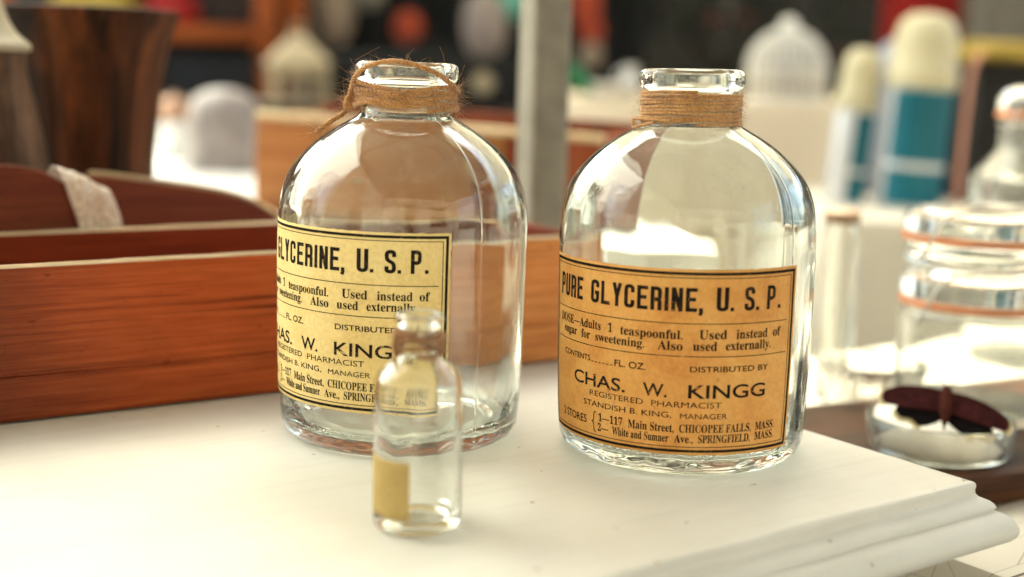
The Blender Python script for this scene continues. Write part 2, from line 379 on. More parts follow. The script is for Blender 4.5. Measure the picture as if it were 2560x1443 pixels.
def box_bm(bm, cx, cy_, cz, sx, sy, sz, mat=None):
    r = bmesh.ops.create_cube(bm, size=1.0)
    for v in r['verts']:
        v.co = V((cx + v.co.x * sx, cy_ + v.co.y * sy, cz + v.co.z * sz))
    return r['verts']

def bm_obj(name, bm, mat, parent=None, bevel=0.0, segs=2, loc=None, rot=None, smooth=True):
    if bevel:
        bmesh.ops.bevel(bm, geom=bm.edges[:], offset=bevel, segments=segs, profile=0.6, affect='EDGES')
    me = bpy.data.meshes.new(name); bm.to_mesh(me); bm.free()
    if isinstance(mat, (list, tuple)):
        for x in mat: me.materials.append(x)
    else: me.materials.append(mat)
    o = bpy.data.objects.new(name, me); COL.objects.link(o)
    if parent: o.parent = parent
    if loc is not None: o.location = loc
    if rot is not None: o.rotation_euler = rot
    if smooth: autosmooth(o, 40)
    return o

def box(name, c, s, mat, parent=None, bevel=0.002, rot=None, loc=None):
    bm = bmesh.new(); box_bm(bm, *c, *s); return bm_obj(name, bm, mat, parent, bevel, 2, loc, rot)

def tube_data(pts, r, sides=8, closed=False, rfun=None, cap=True):
    P = [V(p) for p in pts]; n = len(P); verts = []; faces = []
    T = []
    for i in range(n):
        a = P[(i - 1) % n] if closed else P[max(i - 1, 0)]; b = P[(i + 1) % n] if closed else P[min(i + 1, n - 1)]
        d = b - a; T.append(d.normalized() if d.length > 1e-12 else V((0, 0, 1)))
    nrm = T[0].orthogonal().normalized()
    for i in range(n):
        nrm = (nrm - T[i] * nrm.dot(T[i]));
        nrm = nrm.normalized() if nrm.length > 1e-9 else T[i].orthogonal().normalized()
        bi = T[i].cross(nrm); rr = rfun(i / max(n - 1, 1)) * r if rfun else r
        for k in range(sides):
            a = 2 * pi * k / sides; verts.append(P[i] + (nrm * cos(a) + bi * sin(a)) * rr)
    m = n if closed else n - 1
    for i in range(m):
        for k in range(sides):
            k2 = (k + 1) % sides; j = (i + 1) % n
            faces.append((i * sides + k, i * sides + k2, j * sides + k2, j * sides + k))
    if cap and not closed:
        faces.append(tuple(range(sides - 1, -1, -1))); faces.append(tuple(range((n - 1) * sides, n * sides)))
    return verts, faces

class MB:
    def __init__(s): s.v = []; s.f = []
    def add(s, vf):
        o = len(s.v); s.v += [tuple(x) for x in vf[0]]; s.f += [tuple(i + o for i in f) for f in vf[1]]; return s
    def build(s, name, mat, parent=None, **k): return mesh_obj(name, s.v, s.f, mat, parent, **k)

def prism(name, outline, y0, y1, mat, parent=None, bevel=0.0015, rot=None, loc=None):
    """outline in local x-z, extruded along y"""
    bm = bmesh.new()
    a = [bm.verts.new((x, y0, z)) for x, z in outline]
    f = bm.faces.new(a); r = bmesh.ops.extrude_face_region(bm, geom=[f])
    for g in r['geom']:
        if isinstance(g, bmesh.types.BMVert): g.co.y = y1
    bmesh.ops.recalc_face_normals(bm, faces=bm.faces)
    if bevel:
        ed = [e for e in bm.edges if len(e.link_faces) == 2 and e.calc_face_angle(0) > 0.9]
        bmesh.ops.bevel(bm, geom=ed, offset=bevel, segments=2, profile=0.6, affect='EDGES')
    return bm_obj(name, bm, mat, parent, 0, loc=loc, rot=rot)

# ------------------------------------------------------------------ ground
GZ = -0.78
def m_ground():
    m, nt, b = new_mat('paving')
    br = N(nt, 'ShaderNodeTexBrick'); br.inputs['Scale'].default_value = 1.0
    br.inputs['Color1'].default_value = (0.24, 0.22, 0.19, 1); br.inputs['Color2'].default_value = (0.30, 0.28, 0.25, 1); br.inputs['Mortar'].default_value = (0.13, 0.12, 0.10, 1)
    br.inputs['Brick Width'].default_value = 0.4; br.inputs['Row Height'].default_value = 0.2; br.inputs['Mortar Size'].default_value = 0.008
    nt.links.new(coords(nt), br.inputs['Vector']); nt.links.new(br.outputs['Color'], b.inputs['Base Color']); b.inputs['Roughness'].default_value = 0.8
    return m
g = mesh_obj('pavement', [(-80, -80, GZ), (80, -80, GZ), (80, 80, GZ), (-80, 80, GZ)], [(0, 1, 2, 3)], m_ground(), smooth=False)
g['kind'] = 'structure'

# ------------------------------------------------------------------ white table (local: x along front edge, y to the back, corner at origin)
TA = radians(35.5)
U = V((cos(TA), sin(TA), 0)); W = V((-sin(TA), cos(TA), 0)); K = V((0.2575, 0.705, 0))
def tl(u, v, z=0): return K + U * u + W * v + V((0, 0, z))

table = thing('white_table', 'white painted table with chipped moulded edge under the two big bottles', 'table', K + V((0, 0, GZ)), (0, 0, TA))
LX, LY = 1.25, 0.95
def slab():
    prof = [(-0.004, 0.0), (-0.0006, -0.0001), (0.0005, -0.0006), (0.0012, -0.0016), (0.0014, -0.0030), (0.0011, -0.0050), (0.0013, -0.0070), (0.0024, -0.0085), (0.0042, -0.0095), (0.0062, -0.0105),
            (0.0078, -0.0121), (0.0086, -0.0138), (0.0087, -0.0148), (0.0079, -0.0153), (0.0083, -0.0160), (0.0105, -0.0171), (0.0135, -0.0193), (0.0158, -0.0221), (0.0170, -0.0252), (0.0172, -0.0280),
            (0.0164, -0.0308), (0.0145, -0.0332), (0.0115, -0.0348), (0.0, -0.0355), (-0.03, -0.0355)]
    verts = []; faces = []; nP = len(prof); NF, NR = 420, 160
    for j, (o, z) in enumerate(prof):
        o = o * 1.12 if o > 0 else o
        def worn(t, side):
            w = 0.00018 * noise.noise(V((t * 22, j * 0.6, side))) + 0.00008 * noise.noise(V((t * 90, j, side)))
            nk = noise.noise(V((t * 55, side * 7, 3 + (j // 5)))) + 0.5 * noise.noise(V((t * 170, side, 9)))
            if 1 <= j <= 4 or 10 <= j <= 12 or 17 <= j <= 20: w -= 0.0011 * max(0, nk - 0.52)
            return w if 0 < j < nP - 2 else 0.0
        for k in range(NF):
            x = -LX + LX * (k / NF) ** 0.8; w = worn(x, 1); verts.append((x if k else -LX - o, -o - w, z + 0.5 * w))
        for k in range(NR):
            y = LY * (k / NR) ** 1.2; w = worn(y, 2); verts.append((o + w, y if k else -o, z + 0.5 * w))
        verts += [(o, LY + o, z), (-LX - o, LY + o, z)]
    nL = NF + NR + 2
    for j in range(nP - 1):
        for i in range(nL):
            k = (i + 1) % nL
            faces.append((j * nL + i, (j + 1) * nL + i, (j + 1) * nL + k, j * nL + k))
    faces.append(tuple(range(nL)))
    L = (nP - 1) * nL; faces.append(tuple(L + i for i in range(nL - 1, -1, -1)))
    o = mesh_obj('tabletop', verts, faces, M_table, table, True, loc=(0, 0, -GZ))
    return autosmooth(o, 25)
slab()
H = -GZ
bm = bmesh.new(); box_bm(bm, -LX / 2 - 0.01, LY / 2, H - 0.0355 - 0.055, LX - 0.10, LY - 0.12, 0.108); bm_obj('apron', bm, M_white, table, 0.003)
for (x, y) in ((-0.09, 0.09), (-LX + 0.07, 0.09), (-0.09, LY - 0.09), (-LX + 0.07, LY - 0.09)):
    bm = bmesh.new(); vs_ = box_bm(bm, x, y, (H - 0.145) / 2, 0.05, 0.05, H - 0.145)
    for v in vs_:
        if v.co.z < 0.1: v.co.x = x + (v.co.x - x) * 0.7; v.co.y = y + (v.co.y - y) * 0.7
    bm_obj('leg', bm, M_white, table, 0.003)

# ------------------------------------------------------------------ lower plank table on the right
PT = -0.066
low = thing('plank_table', 'low table of weathered cracked white planks beyond the table corner', 'table', tl(0.033, 0, 0) + V((0, 0, GZ)), (0, 0, TA))
box('tabletop', (0.5, 0.05, PT - GZ - 0.0175), (0.98, 0.86, 0.035), M_plank, low, 0.003)
for (x, y) in ((0.08, -0.3), (0.92, -0.3), (0.08, 0.4), (0.92, 0.4)):
    box('leg', (x, y, (PT - GZ - 0.0355) / 2), (0.06, 0.06, PT - GZ - 0.0355), M_white, low, 0.004)

# ------------------------------------------------------------------ big bottles
OUT = [(0.0295, 0.0030), (0.050, 0.0028), (0.0585, 0.0012), (0.0625, 0.0003), (0.0665, 0.0016), (0.0700, 0.0052), (0.0717, 0.0105), (0.0725, 0.018), (0.0731, 0.03), (0.0738, 0.06), (0.0741, 0.095),
       (0.0741, 0.118), (0.0738, 0.130), (0.0729, 0.139), (0.0712, 0.148), (0.0675, 0.1572), (0.0608, 0.1664), (0.0515, 0.1752), (0.0415, 0.1822), (0.0335, 0.1868), (0.0288, 0.1898), (0.0270, 0.1930),
       (0.0265, 0.1975), (0.0265, 0.2065), (0.0271, 0.2090), (0.0290, 0.2106), (0.0301, 0.2135), (0.0303, 0.2165), (0.0298, 0.2195), (0.0281, 0.2212), (0.0262, 0.2214)]
def rad(z):
    prev = None
    for r, zz in OUT[3:]:
        if prev and prev[1] <= z <= zz:
            t = (z - prev[1]) / max(zz - prev[1], 1e-9); return prev[0] + (r - prev[0]) * t
        prev = (r, zz)
    return 0.0265
def bottle_profile():
    o = crom(OUT, 4)
    inner = [(0.0243, 0.2206), (0.0234, 0.2185), (0.0231, 0.2140), (0.0230, 0.2050), (0.0232, 0.1960), (0.0246, 0.1902), (0.0298, 0.1862), (0.0388, 0.1806), (0.0490, 0.1732), (0.0582, 0.1640), (0.0645, 0.1552), (0.0682, 0.1465),
             (0.0703, 0.138), (0.0712, 0.129), (0.0716, 0.118), (0.0715, 0.095), (0.0712, 0.06), (0.0703, 0.03), (0.0688, 0.020), (0.0665, 0.0135), (0.0620, 0.0098), (0.0540, 0.0088), (0.030, 0.0094)]
    i = crom(inner, 4)
    p = [(0, 0.0036)] + [tuple(x) for x in o] + [tuple(x) for x in i] + [(0, 0.0098)]
    return p, len(o)
def make_bottle(name, label, loc, rot, seam_deg, seed):
    root = thing(name, label, 'bottle', loc, rot, 'large glass pharmacy bottles')
    prof, no = bottle_profile()
    sa = radians(seam_deg)
    A = sorted(set([2 * pi * i / 168 - pi for i in range(168)] + [sa + d * 0.006 for d in (-3, -2, -1.2, -0.6, 0, 0.6, 1.2, 2, 3)]))
    def wob(j, a, r, z):
        p = V((sin(a) * 1.3, cos(a) * 1.3, z * 7.0 + seed))
        if j <= no:
            w = 0.00012 * noise.noise(p * 2.2)
            if 0.012 < z < 0.206: w += 0.00022 * exp(-((a - sa) / 0.0065) ** 2)
            if z < 0.012 and r > 0.05: w += 0.0006 * noise.noise(V((a * 9, z * 300, seed)))
            return w
        k = min(1, r / 0.06)
        w = k * (0.00055 * noise.noise(p * 1.7 + V((5, 2, 9))) + 0.0004 * noise.noise(V((sin(a) * 4, cos(a) * 4, z * 9 + seed))))
        if z < 0.022: w += 0.0010 * noise.noise(V((sin(a) * 6, cos(a) * 6, z * 60 + seed)))
        return w
    lathe('glass_body', prof, M_glass, root, angs=A, wob=wob, sharp=80)
    return root

# ---- lettering
def ribbon(path, t, h_t=None):
    """flat stroke along a polyline in mm; vertical strokes t wide, horizontals h_t"""
    P = [V((x, y)) for x, y in path]; n = len(P); vs2 = []; fs = []
    for i in range(n):
        d0 = (P[i] - P[i - 1]).normalized() if i > 0 else (P[1] - P[0]).normalized()
        d1 = (P[i + 1] - P[i]).normalized() if i < n - 1 else d0
        nn = V((-(d0.y + d1.y), d0.x + d1.x)); nn = nn.normalized() if nn.length > 1e-6 else V((-d0.y, d0.x))
        c = max(0.5, nn.dot(V((-d0.y, d0.x))))
        w = t / 2 / c
        vs2 += [P[i] + nn * w, P[i] - nn * w]
    for i in range(n - 1): fs.append((2 * i, 2 * i + 1, 2 * i + 3, 2 * i + 2))
    return vs2, fs
def rounded(pts, r):
    out = [pts[0]]
    for i in range(1, len(pts) - 1):
        p = V(pts[i]); a = V(pts[i - 1]) - p; b = V(pts[i + 1]) - p
        rr = min(r, a.length * 0.49, b.length * 0.49); a.normalize(); b.normalize()
        s = p + a * rr; e = p + b * rr
        for k in range(7):
            q = k / 6; out.append(tuple((1 - q) ** 2 * s + 2 * q * (1 - q) * p + q * q * e))
    out.append(pts[-1]); return out
def gothic(ch, w, h, t):
    x0, x1, y0, y1, xm = t / 2, w - t / 2, t / 2, h - t / 2, w / 2
    r = 2.0; S = []
    if ch == 'I': return [[(x0, 0), (x0, h)]], t
    if ch == '.': return [[(x0, 0), (x0, t)]], t
    if ch == ',': return [[(x0, 0), (x0, t)], [(x0 + 0.35, 0.3), (x0 - 0.5, -2.0)]], t
    yb = h * 0.46
    if ch in 'PR': S += [[(x0, 0), (x0, h)], rounded([(x0, y1), (x1, y1), (x1, yb), (x0, yb)], r)]
    if ch == 'R': S += [rounded([(xm, yb), (x1, yb - 0.3), (x1, 0)], 1.2)]
    if ch == 'U': S += [rounded([(x0, h), (x0, y0), (x1, y0), (x1, h)], r)]
    if ch == 'E': S += [[(x0, 0), (x0, h)], [(x0, y1), (w, y1)], [(x0, y0), (w, y0)], [(x0, h * 0.52), (w * 0.88, h * 0.52)]]
    if ch == 'L': S += [[(x0, 0), (x0, h)], [(x0, y0), (w, y0)]]
    if ch == 'G': S += [rounded([(x1, h * 0.68), (x1, y1), (x0, y1), (x0, y0), (x1, y0), (x1, h * 0.45)], r), [(xm, h * 0.45), (w, h * 0.45)]]
    if ch == 'C': S += [rounded([(x1, h * 0.66), (x1, y1), (x0, y1), (x0, y0), (x1, y0), (x1, h * 0.34)], r)]
    if ch == 'Y': S += [[(x0, h), (xm, h * 0.42), (xm, 0)], [(x1, h), (xm, h * 0.42)]]
    if ch == 'N': S += [[(x0, 0), (x0, h)], [(x1, 0), (x1, h)], [(x0, h), (x1, 0)]]
    if ch == 'S': S += [rounded([(x1, h * 0.70), (x1, y1), (x0, y1), (x0, h * 0.56), (x1, h * 0.44), (x1, y0), (x0, y0), (x0, h * 0.30)], r)]
    return S, w
class Sheet:
    def __init__(s): s.v = []; s.f = []
    def add(s, v, f):
        o = len(s.v); s.v += [(p[0], p[1]) for p in v]; s.f += [tuple(i + o for i in q) for q in f]
    def gothic(s, text, s0, s1, z, h, t=2.0, w=5.6, gap=1.35):
        x = 0; items = []
        for ch in text:
            if ch == ' ': x += w * 0.7; continue
            S, ww = gothic(ch, w, h, t); items.append((x, S)); x += ww + gap
        k = (s1 - s0) / (x - gap)
        for xo, S in items:
            for st in S:
                v, f = ribbon(st, t); s.add([(s0 + (p.x + xo) * k, z + p.y) for p in v], f)
    def text(s, text, s0, s1, z, cap, bold=0.0, serif=False):
        if serif:
            t2 = ''
            for ch in text:
                if 'A' <= ch <= 'Z': t2 += chr(0x1D400 + ord(ch) - 65)
                elif 'a' <= ch <= 'z': t2 += chr(0x1D41A + ord(ch) - 97)
                elif '0' <= ch <= '9': t2 += chr(0x1D7CE + ord(ch) - 48)
                else: t2 += ch
        else: t2 = text
        v, f = text_mesh(t2, 0.0 if (not serif and 'M' in t2) else bold)
        capu = CAPH['serif' if serif else 'sans']
        xs = [p[0] for p in v]; a, b = min(xs), max(xs)
        kx = (s1 - s0) / (b - a); ky = cap / capu
        s.add([(s0 + (p[0] - a) * kx, z + p[1] * ky) for p in v], f)
    def line(s, pts, t):
        v, f = ribbon(pts, t); s.add(v, f)
def text_mesh(body, bold=0.0):
    cu = bpy.data.curves.new('lettering_curve', 'FONT'); cu.body = body; cu.size = 1.0; cu.offset = bold; cu.fill_mode = 'FRONT'; cu.resolution_u = 4
    o = bpy.data.objects.new('lettering_curve', cu); COL.objects.link(o)
    dg = bpy.context.evaluated_depsgraph_get(); me = bpy.data.meshes.new_from_object(o.evaluated_get(dg))
    v = [(p.co.x, p.co.y) for p in me.vertices]; f = [tuple(p.vertices) for p in me.polygons]
    bpy.data.objects.remove(o); bpy.data.curves.remove(cu); bpy.data.meshes.remove(me)
    return v, f
def caph(ch):
    v, f = text_mesh(ch); return max(p[1] for p in v)
CAPH = {'sans': caph('H'), 'serif': caph(chr(0x1D400 + 7))}

def hseg(a, b, n): return [(a + (b - a) * i / n) for i in range(n + 1)]
def label_sheet():
    S = Sheet()
    S.gothic('PURE', -98.3, -72.2, 93.7, 12.6, 2.0, 5.4)
    S.gothic('GLYCERINE', -65.3, -2.6, 93.7, 12.8)
    S.gothic(',', -1.6, 0.5, 93.8, 12.6); S.gothic('U', 7.7, 14.4, 94.1, 12.9); S.gothic('.', 15.4, 17.4, 94.1, 12.6)
    S.gothic('S', 23.4, 29.6, 94.1, 12.9); S.gothic('.', 30.5, 32.5, 94.1, 12.6); S.gothic('P', 37.6, 43.4, 94.1, 13.0); S.gothic('.', 45.4, 47.4, 94.2, 12.6)
    T = lambda *a, **k: S.text(*a, **k)
    b = 0.006
    T('DOSE\u2014Adults', -97.5, -57.5, 78.9, 4.8, b, serif=True); T('1', -52.6, -49.6, 78.9, 4.8, b, serif=True); T('teaspoonful.', -44.5, -9.6, 78.6, 4.8, b, serif=True)
    T('Used', -0.9, 14.2, 79.0, 4.9, b, serif=True); T('instead', 19.6, 39.0, 79.0, 4.9, b, serif=True); T('of', 42.8, 48.6, 79.0, 4.9, b, serif=True)
    T('sugar', -92.6, -77.5, 73.0, 4.7, b, serif=True); T('for', -73.0, -65.5, 72.8, 4.7, b, serif=True); T('sweetening.', -61.4, -30.2, 72.7, 4.7, b, serif=True)
    T('Also', -22.9, -9.4, 72.5, 4.8, b, serif=True); T('used', -4.0, 9.0, 72.7, 4.8, b, serif=True); T('externally.', 13.8, 41.6, 72.9, 4.8, b, serif=True)
    T('CONTENTS', -91.2, -65.0, 60.5, 3.1, 0.012)
    for i in range(6): S.line([(-64.0 + i * 2.7, 60.6), (-62.4 + i * 2.7, 60.6)], 0.45)
    T('FL. OZ.', -47.6, -28.9, 60.5, 3.5, 0.012)
    T('DISTRIBUTED BY', -5.1, 40.6, 60.9, 3.0, 0.012)
    T('CHAS.', -79.4, -40.8, 46.5, 7.0, 0.014); T('W.', -30.4, -17.0, 46.4, 7.0, 0.014); T('KINGG', -5.6, 39.3, 46.4, 7.2, 0.014)
    T('REGISTERED', -65.0, -30.0, 41.2, 3.1, 0.003); T('PHARMACIST', -25.4, 12.9, 40.9, 3.2, 0.003)
    T('STANDISH B. KING,', -70.2, -14.2, 35.1, 3.1, 0.003); T('MANAGER', -9.5, 16.5, 34.8, 2.9, 0.003)
    S.gothic('', 0, 1, 0, 1) if False else None
    T('2 STORES', -93.0, -67.8, 24.4, 4.4, 0.008)
    br = [(-60.2, 32.2), (-61.6, 31.4), (-61.9, 28.8), (-62.2, 27.2), (-63.4, 26.4), (-62.2, 25.6), (-61.9, 24.0), (-61.6, 21.2), (-60.2, 20.4)]
    S.line([tuple(p) for p in crom([V(q) for q in br], 4)], 0.55)
    T('1\u2014117', -58.2, -42.0, 27.3, 4.4, b, serif=True); T('Main Street,', -38.6, -12.6, 27.1, 4.6, b, serif=True); T('CHICOPEE FALLS,', -9.7, 31.4, 27.2, 4.4, b, serif=True); T('MASS.', 34.2, 47.8, 27.3, 4.4, b, serif=True)
    T('2\u2014', -58.9, -51.0, 21.6, 4.3, b, serif=True); T('White and Sumner', -48.6, -15.4, 21.4, 4.5, b, serif=True); T('Ave.,', -12.4, -2.0, 21.3, 4.4, b, serif=True); T('SPRINGFIELD,', 0.8, 31.2, 21.4, 4.4, b, serif=True); T('MASS.', 34.2, 47.8, 21.7, 4.4, b, serif=True)
    for z in (87.2, 69.3):
        S.line([(x, z) for x in hseg(-102, 53.3, 110)], 0.42)
    # frame: heavy outer line and hair line inside
    for ins, t in ((2.3, 1.55), (4.6, 0.42)):
        x0, x1, z0, z1 = -109 + ins, 60 - ins, 14.3 + ins, 116.4 - ins
        S.line([(x, z0) for x in hseg(x0 - t / 2, x1 + t / 2, 120)], t); S.line([(x, z1) for x in hseg(x0 - t / 2, x1 + t / 2, 120)], t)
        S.line([(x0, z) for z in hseg(z0, z1, 40)], t); S.line([(x1, z) for z in hseg(z0, z1, 40)], t)
    return S
SHEET = label_sheet()

def wrap_label(root, ds, dz, paper, ink, seed):
    """paper glued round the bottle; s (mm) runs round, z (mm) up; ds/dz shift the sheet"""
    def lift(s, z):
        e = max(0, (s - 52) / 8); k = max(0, (z - 100) / 16)
        return 0.0003 + 0.0005 * e * e * (0.4 + k) + 0.00020 * noise.noise(V((s * 0.09, z * 0.05, seed))) + 0.00010 * noise.noise(V((s * 0.30, z * 0.12, seed + 4)))
    def pos(s, z, off):
        zz = (z + dz) / 1000; r = rad(zz) + lift(s, z) + off; a = (s + ds) / 1000 / 0.0741
        return (r * sin(a), -r * cos(a), zz)
    xs = hseg(-109, 60, 130); zs = hseg(14.3, 116.4, 60)
    edge = lambda s, z: (s + (0.55 * noise.noise(V((z * 0.28, seed, 3))) if abs(s) > 59.9 and s > 0 else 0), z + (0.40 * noise.noise(V((s * 0.22, seed, 7))) if z < 14.4 or z > 116.3 else 0))
    v = [pos(*edge(s, z), 0) for z in zs for s in xs]; n = len(xs)
    f = [(j * n + i, j * n + i + 1, (j + 1) * n + i + 1, (j + 1) * n + i) for j in range(len(zs) - 1) for i in range(n - 1)]
    o = mesh_obj('paper_label', v, f, paper, root)
    md = o.modifiers.new('thickness', 'SOLIDIFY'); md.thickness = 0.00018; md.offset = -1
    l = mesh_obj('lettering', [pos(p[0], p[1], 0.00014) for p in SHEET.v], SHEET.f, ink, o, smooth=False)
    return o

LB, RB = V((-0.067, 0.785, 0.0)), V((0.102, 0.765, 0.0))
bl = make_bottle('glass_bottle', 'large clear glass bottle with buff label and loosely knotted twine, behind the small vial', LB, (0, radians(0.6), 0), 41, 3.1)
br_ = make_bottle('glass_bottle', 'large clear glass bottle with orange label and neat twine collar by the table corner', RB, (0, radians(-0.5), 0), 44, 8.4)
wrap_label(bl, -27.2, 13.2, M_paper_l, M_ink_l, 1.0)
wrap_label(br_, 0, 0, M_paper_r, M_ink_r, 2.0)

# ------------------------------------------------------------------ twine
def rope(mb, pts, r, plies=3, pitch=0.006, sides=6, seed=0, step=0.0007):
    P = [V(p) for p in pts]
    # resample
    L = [0]
    for i in range(1, len(P)): L.append(L[-1] + (P[i] - P[i - 1]).length)
    n = max(8, int(L[-1] / step)); C = []; k = 0
    for i in range(n + 1):
        d = L[-1] * i / n
        while k < len(P) - 2 and L[k + 1] < d: k += 1
        t = (d - L[k]) / max(L[k + 1] - L[k], 1e-9); C.append(P[k].lerp(P[k + 1], min(max(t, 0), 1)))
    T = [(C[min(i + 1, n)] - C[max(i - 1, 0)]).normalized() for i in range(n + 1)]
    nr = T[0].orthogonal().normalized(); fr = []
    for i in range(n + 1):
        nr = (nr - T[i] * nr.dot(T[i])).normalized(); fr.append((nr.copy(), T[i].cross(nr)))
    for q in range(plies):
        pl = []
        for i in range(n + 1):
            d = L[-1] * i / n; a = 2 * pi * (d / pitch + q / plies) + 0.8 * noise.noise(V((d * 120, seed, q)))
            o = r * 0.54 * (1 + 0.25 * noise.noise(V((d * 300, seed + 9, q))))
            pl.append(C[i] + fr[i][0] * cos(a) * o + fr[i][1] * sin(a) * o)
        mb.add(tube_data(pl, r * 0.52, sides, rfun=lambda t, q=q: 1 + 0.22 * noise.noise(V((t * L[-1] * 500, q * 3, seed)))))
    return C
def hairs(mb, C, r, n, lmin, lmax, seed, th=0.00007, center=None):
    R_ = random.Random(seed)
    for _ in range(n):
        p = V(R_.choice(C)); d = V((R_.gauss(0, 1), R_.gauss(0, 1), R_.gauss(0, 1))).normalized()
        out = V((p.x, p.y, 0)).normalized() if center is None else (p - center).normalized()
        if d.dot(out) < 0: d = d - 2 * d.dot(out) * out
        l = R_.uniform(lmin, lmax); b = V((R_.gauss(0, 1), R_.gauss(0, 1), R_.gauss(0, 0.7))) * 0.5
        p0 = p + d * r * 0.6
        q = [p0 + d * l * t + b * l * t * t for t in (0, 0.25, 0.5, 0.75, 1)]
        mb.add(tube_data(q, th, 3, rfun=lambda t: 1 - 0.6 * t))
def pc(a_deg, r, z): a = radians(a_deg); return V((r * sin(a), -r * cos(a), z))
def coil(r0, z0, z1, turns, seed, amp_z=0.0005, amp_r=0.0003, start=0):
    pts = []; n = int(turns * 72)
    for i in range(n + 1):
        t = i / n; a = start + 360 * turns * t
        z = z0 + (z1 - z0) * t + amp_z * noise.noise(V((a * 0.012, seed, 0))) * 2
        pts.append(pc(a, r0 + amp_r * (1 + noise.noise(V((a * 0.02, seed, 4)))), z))
    return pts
# right bottle: neat collar of many turns with a short doubled-back end
mb = MB(); hb = MB()
C = rope(mb, coil(0.0276, 0.1905, 0.2086, 9, 2.0, 0.0005, 0.0006), 0.00102, 3, 0.0052, 6, 2)
hairs(hb, C, 0.001, 900, 0.0015, 0.007, 5, 0.00008)
C2 = rope(mb, crom([pc(-30, 0.0295, 0.1925), pc(-62, 0.0298, 0.1930), pc(-84, 0.0318, 0.1932), pc(-92, 0.0328, 0.1925), pc(-90, 0.0330, 0.1890), pc(-82, 0.0335, 0.1878), pc(-70, 0.0315, 0.1893), pc(-50, 0.0298, 0.1915)], 8), 0.0010, 3, 0.005, 6, 6)
hairs(hb, C2, 0.001, 60, 0.002, 0.006, 8)
hairs(hb, [pc(-85, 0.0285, 0.2085), pc(-80, 0.0285, 0.208)], 0.001, 2, 0.012, 0.015, 12)
hairs(hb, C, 0.001, 26, 0.007, 0.012, 15)
tw = mb.build('twine', M_twine2, br_); hb.build('twine_fibre', M_twine2, tw)
# left bottle: thicker slack turns, a strand over the lip, a knot and a frayed tail
mb = MB(); hb = MB()
C = rope(mb, coil(0.0279, 0.1945, 0.2065, 4, 11.0, 0.0024, 0.0012, 30), 0.00150, 3, 0.0075, 7, 11)
hairs(hb, C, 0.0014, 650, 0.002, 0.009, 25, 0.000085)
Cx = rope(mb, crom([pc(a, 0.0301 + 0.0005 * sin(a * 0.05), z) for a, z in ((-95, 0.1950), (-70, 0.1965), (-40, 0.1990), (-10, 0.2025), (20, 0.2055), (50, 0.2075), (80, 0.2065), (110, 0.203))], 8), 0.00155, 3, 0.0085, 7, 13)
Cy = rope(mb, crom([pc(a, 0.0300, z) for a, z in ((-98, 0.2035), (-65, 0.2048), (-30, 0.2040), (5, 0.2010), (40, 0.1975), (75, 0.1955), (100, 0.195))], 8), 0.00155, 3, 0.0085, 7, 17)
Cl = rope(mb, crom([pc(-86, 0.0335, 0.1990), pc(-76, 0.0328, 0.2050), pc(-64, 0.0324, 0.2110), pc(-52, 0.0322, 0.2155), pc(-38, 0.0321, 0.2185), pc(-24, 0.0319, 0.2206), pc(-10, 0.0314, 0.2216), pc(6, 0.0317, 0.2208), pc(22, 0.0321, 0.2182), pc(38, 0.0322, 0.2150), pc(52, 0.0322, 0.2110), pc(66, 0.0320, 0.2072), pc(84, 0.0308, 0.2050)], 8), 0.00150, 3, 0.0080, 7, 19)
kc = pc(-84, 0.0335, 0.1965)
kn = []
for i in range(70):
    t = i / 69; a = t * 2 * pi * 2.6
    kn.append(kc + V((0.0016 * cos(a) + 0.0006 * sin(3 * a), 0.0016 * sin(2 * a) * 0.7 - 0.0016, 0.0027 * sin(a) - 0.0018 * (t - 0.5))))
Ck = rope(mb, kn, 0.0015, 3, 0.006, 6, 23)
tail = crom([kc + V((0, 0, -0.001)), pc(-84, 0.0365, 0.1905), pc(-81, 0.0425, 0.1868), pc(-79, 0.0475, 0.1830), pc(-77, 0.0522, 0.1790)], 8)
Ct = rope(mb, tail, 0.0016, 3, 0.008, 6, 29)
hairs(hb, Ck + Ct + Cl + Cx + Cy, 0.0013, 620, 0.002, 0.009, 31, 0.000085)
hairs(hb, Ct[-12:], 0.0012, 40, 0.004, 0.010, 33)
for q in ((pc(-70, 0.031, 0.2215), V((0.014, 0, 0.008))), (pc(48, 0.031, 0.2195), V((-0.003, 0, 0.011))), (pc(76, 0.031, 0.212), V((0.004, 0, 0.009)))):
    hb.add(tube_data(crom([q[0], q[0] + q[1] * 0.5 + V((0.0008, 0, 0.0006)), q[0] + q[1]], 5), 0.0001, 4))
tw = mb.build('twine', M_twine, bl); hb.build('twine_fibre', M_twine, tw)

# ------------------------------------------------------------------ small vial
vial = thing('glass_vial', 'small clear glass vial with blank kraft label and twine round its neck', 'bottle', (-0.0432, 0.6112, 0))
vo_ = crom([(0.014, 0.0016), (0.0180, 0.0004), (0.0200, 0.0012), (0.0210, 0.0035), (0.0212, 0.008), (0.0212, 0.04), (0.0211, 0.066), (0.0206, 0.0715), (0.0190, 0.0760), (0.0158, 0.0798), (0.0122, 0.0822), (0.0102, 0.0842), (0.0097, 0.0870), (0.0097, 0.0965), (0.0102, 0.0985), (0.0112, 0.0998), (0.0115, 0.1015), (0.0113, 0.1035), (0.0104, 0.1044)], 4)
vi_ = crom([(0.0088, 0.1040), (0.0080, 0.1020), (0.0078, 0.095), (0.0079, 0.0865), (0.0090, 0.0826), (0.0140, 0.0784), (0.0176, 0.0742), (0.0190, 0.070), (0.0195, 0.062), (0.0196, 0.04), (0.0195, 0.012), (0.0186, 0.0078), (0.0150, 0.0064)], 4)
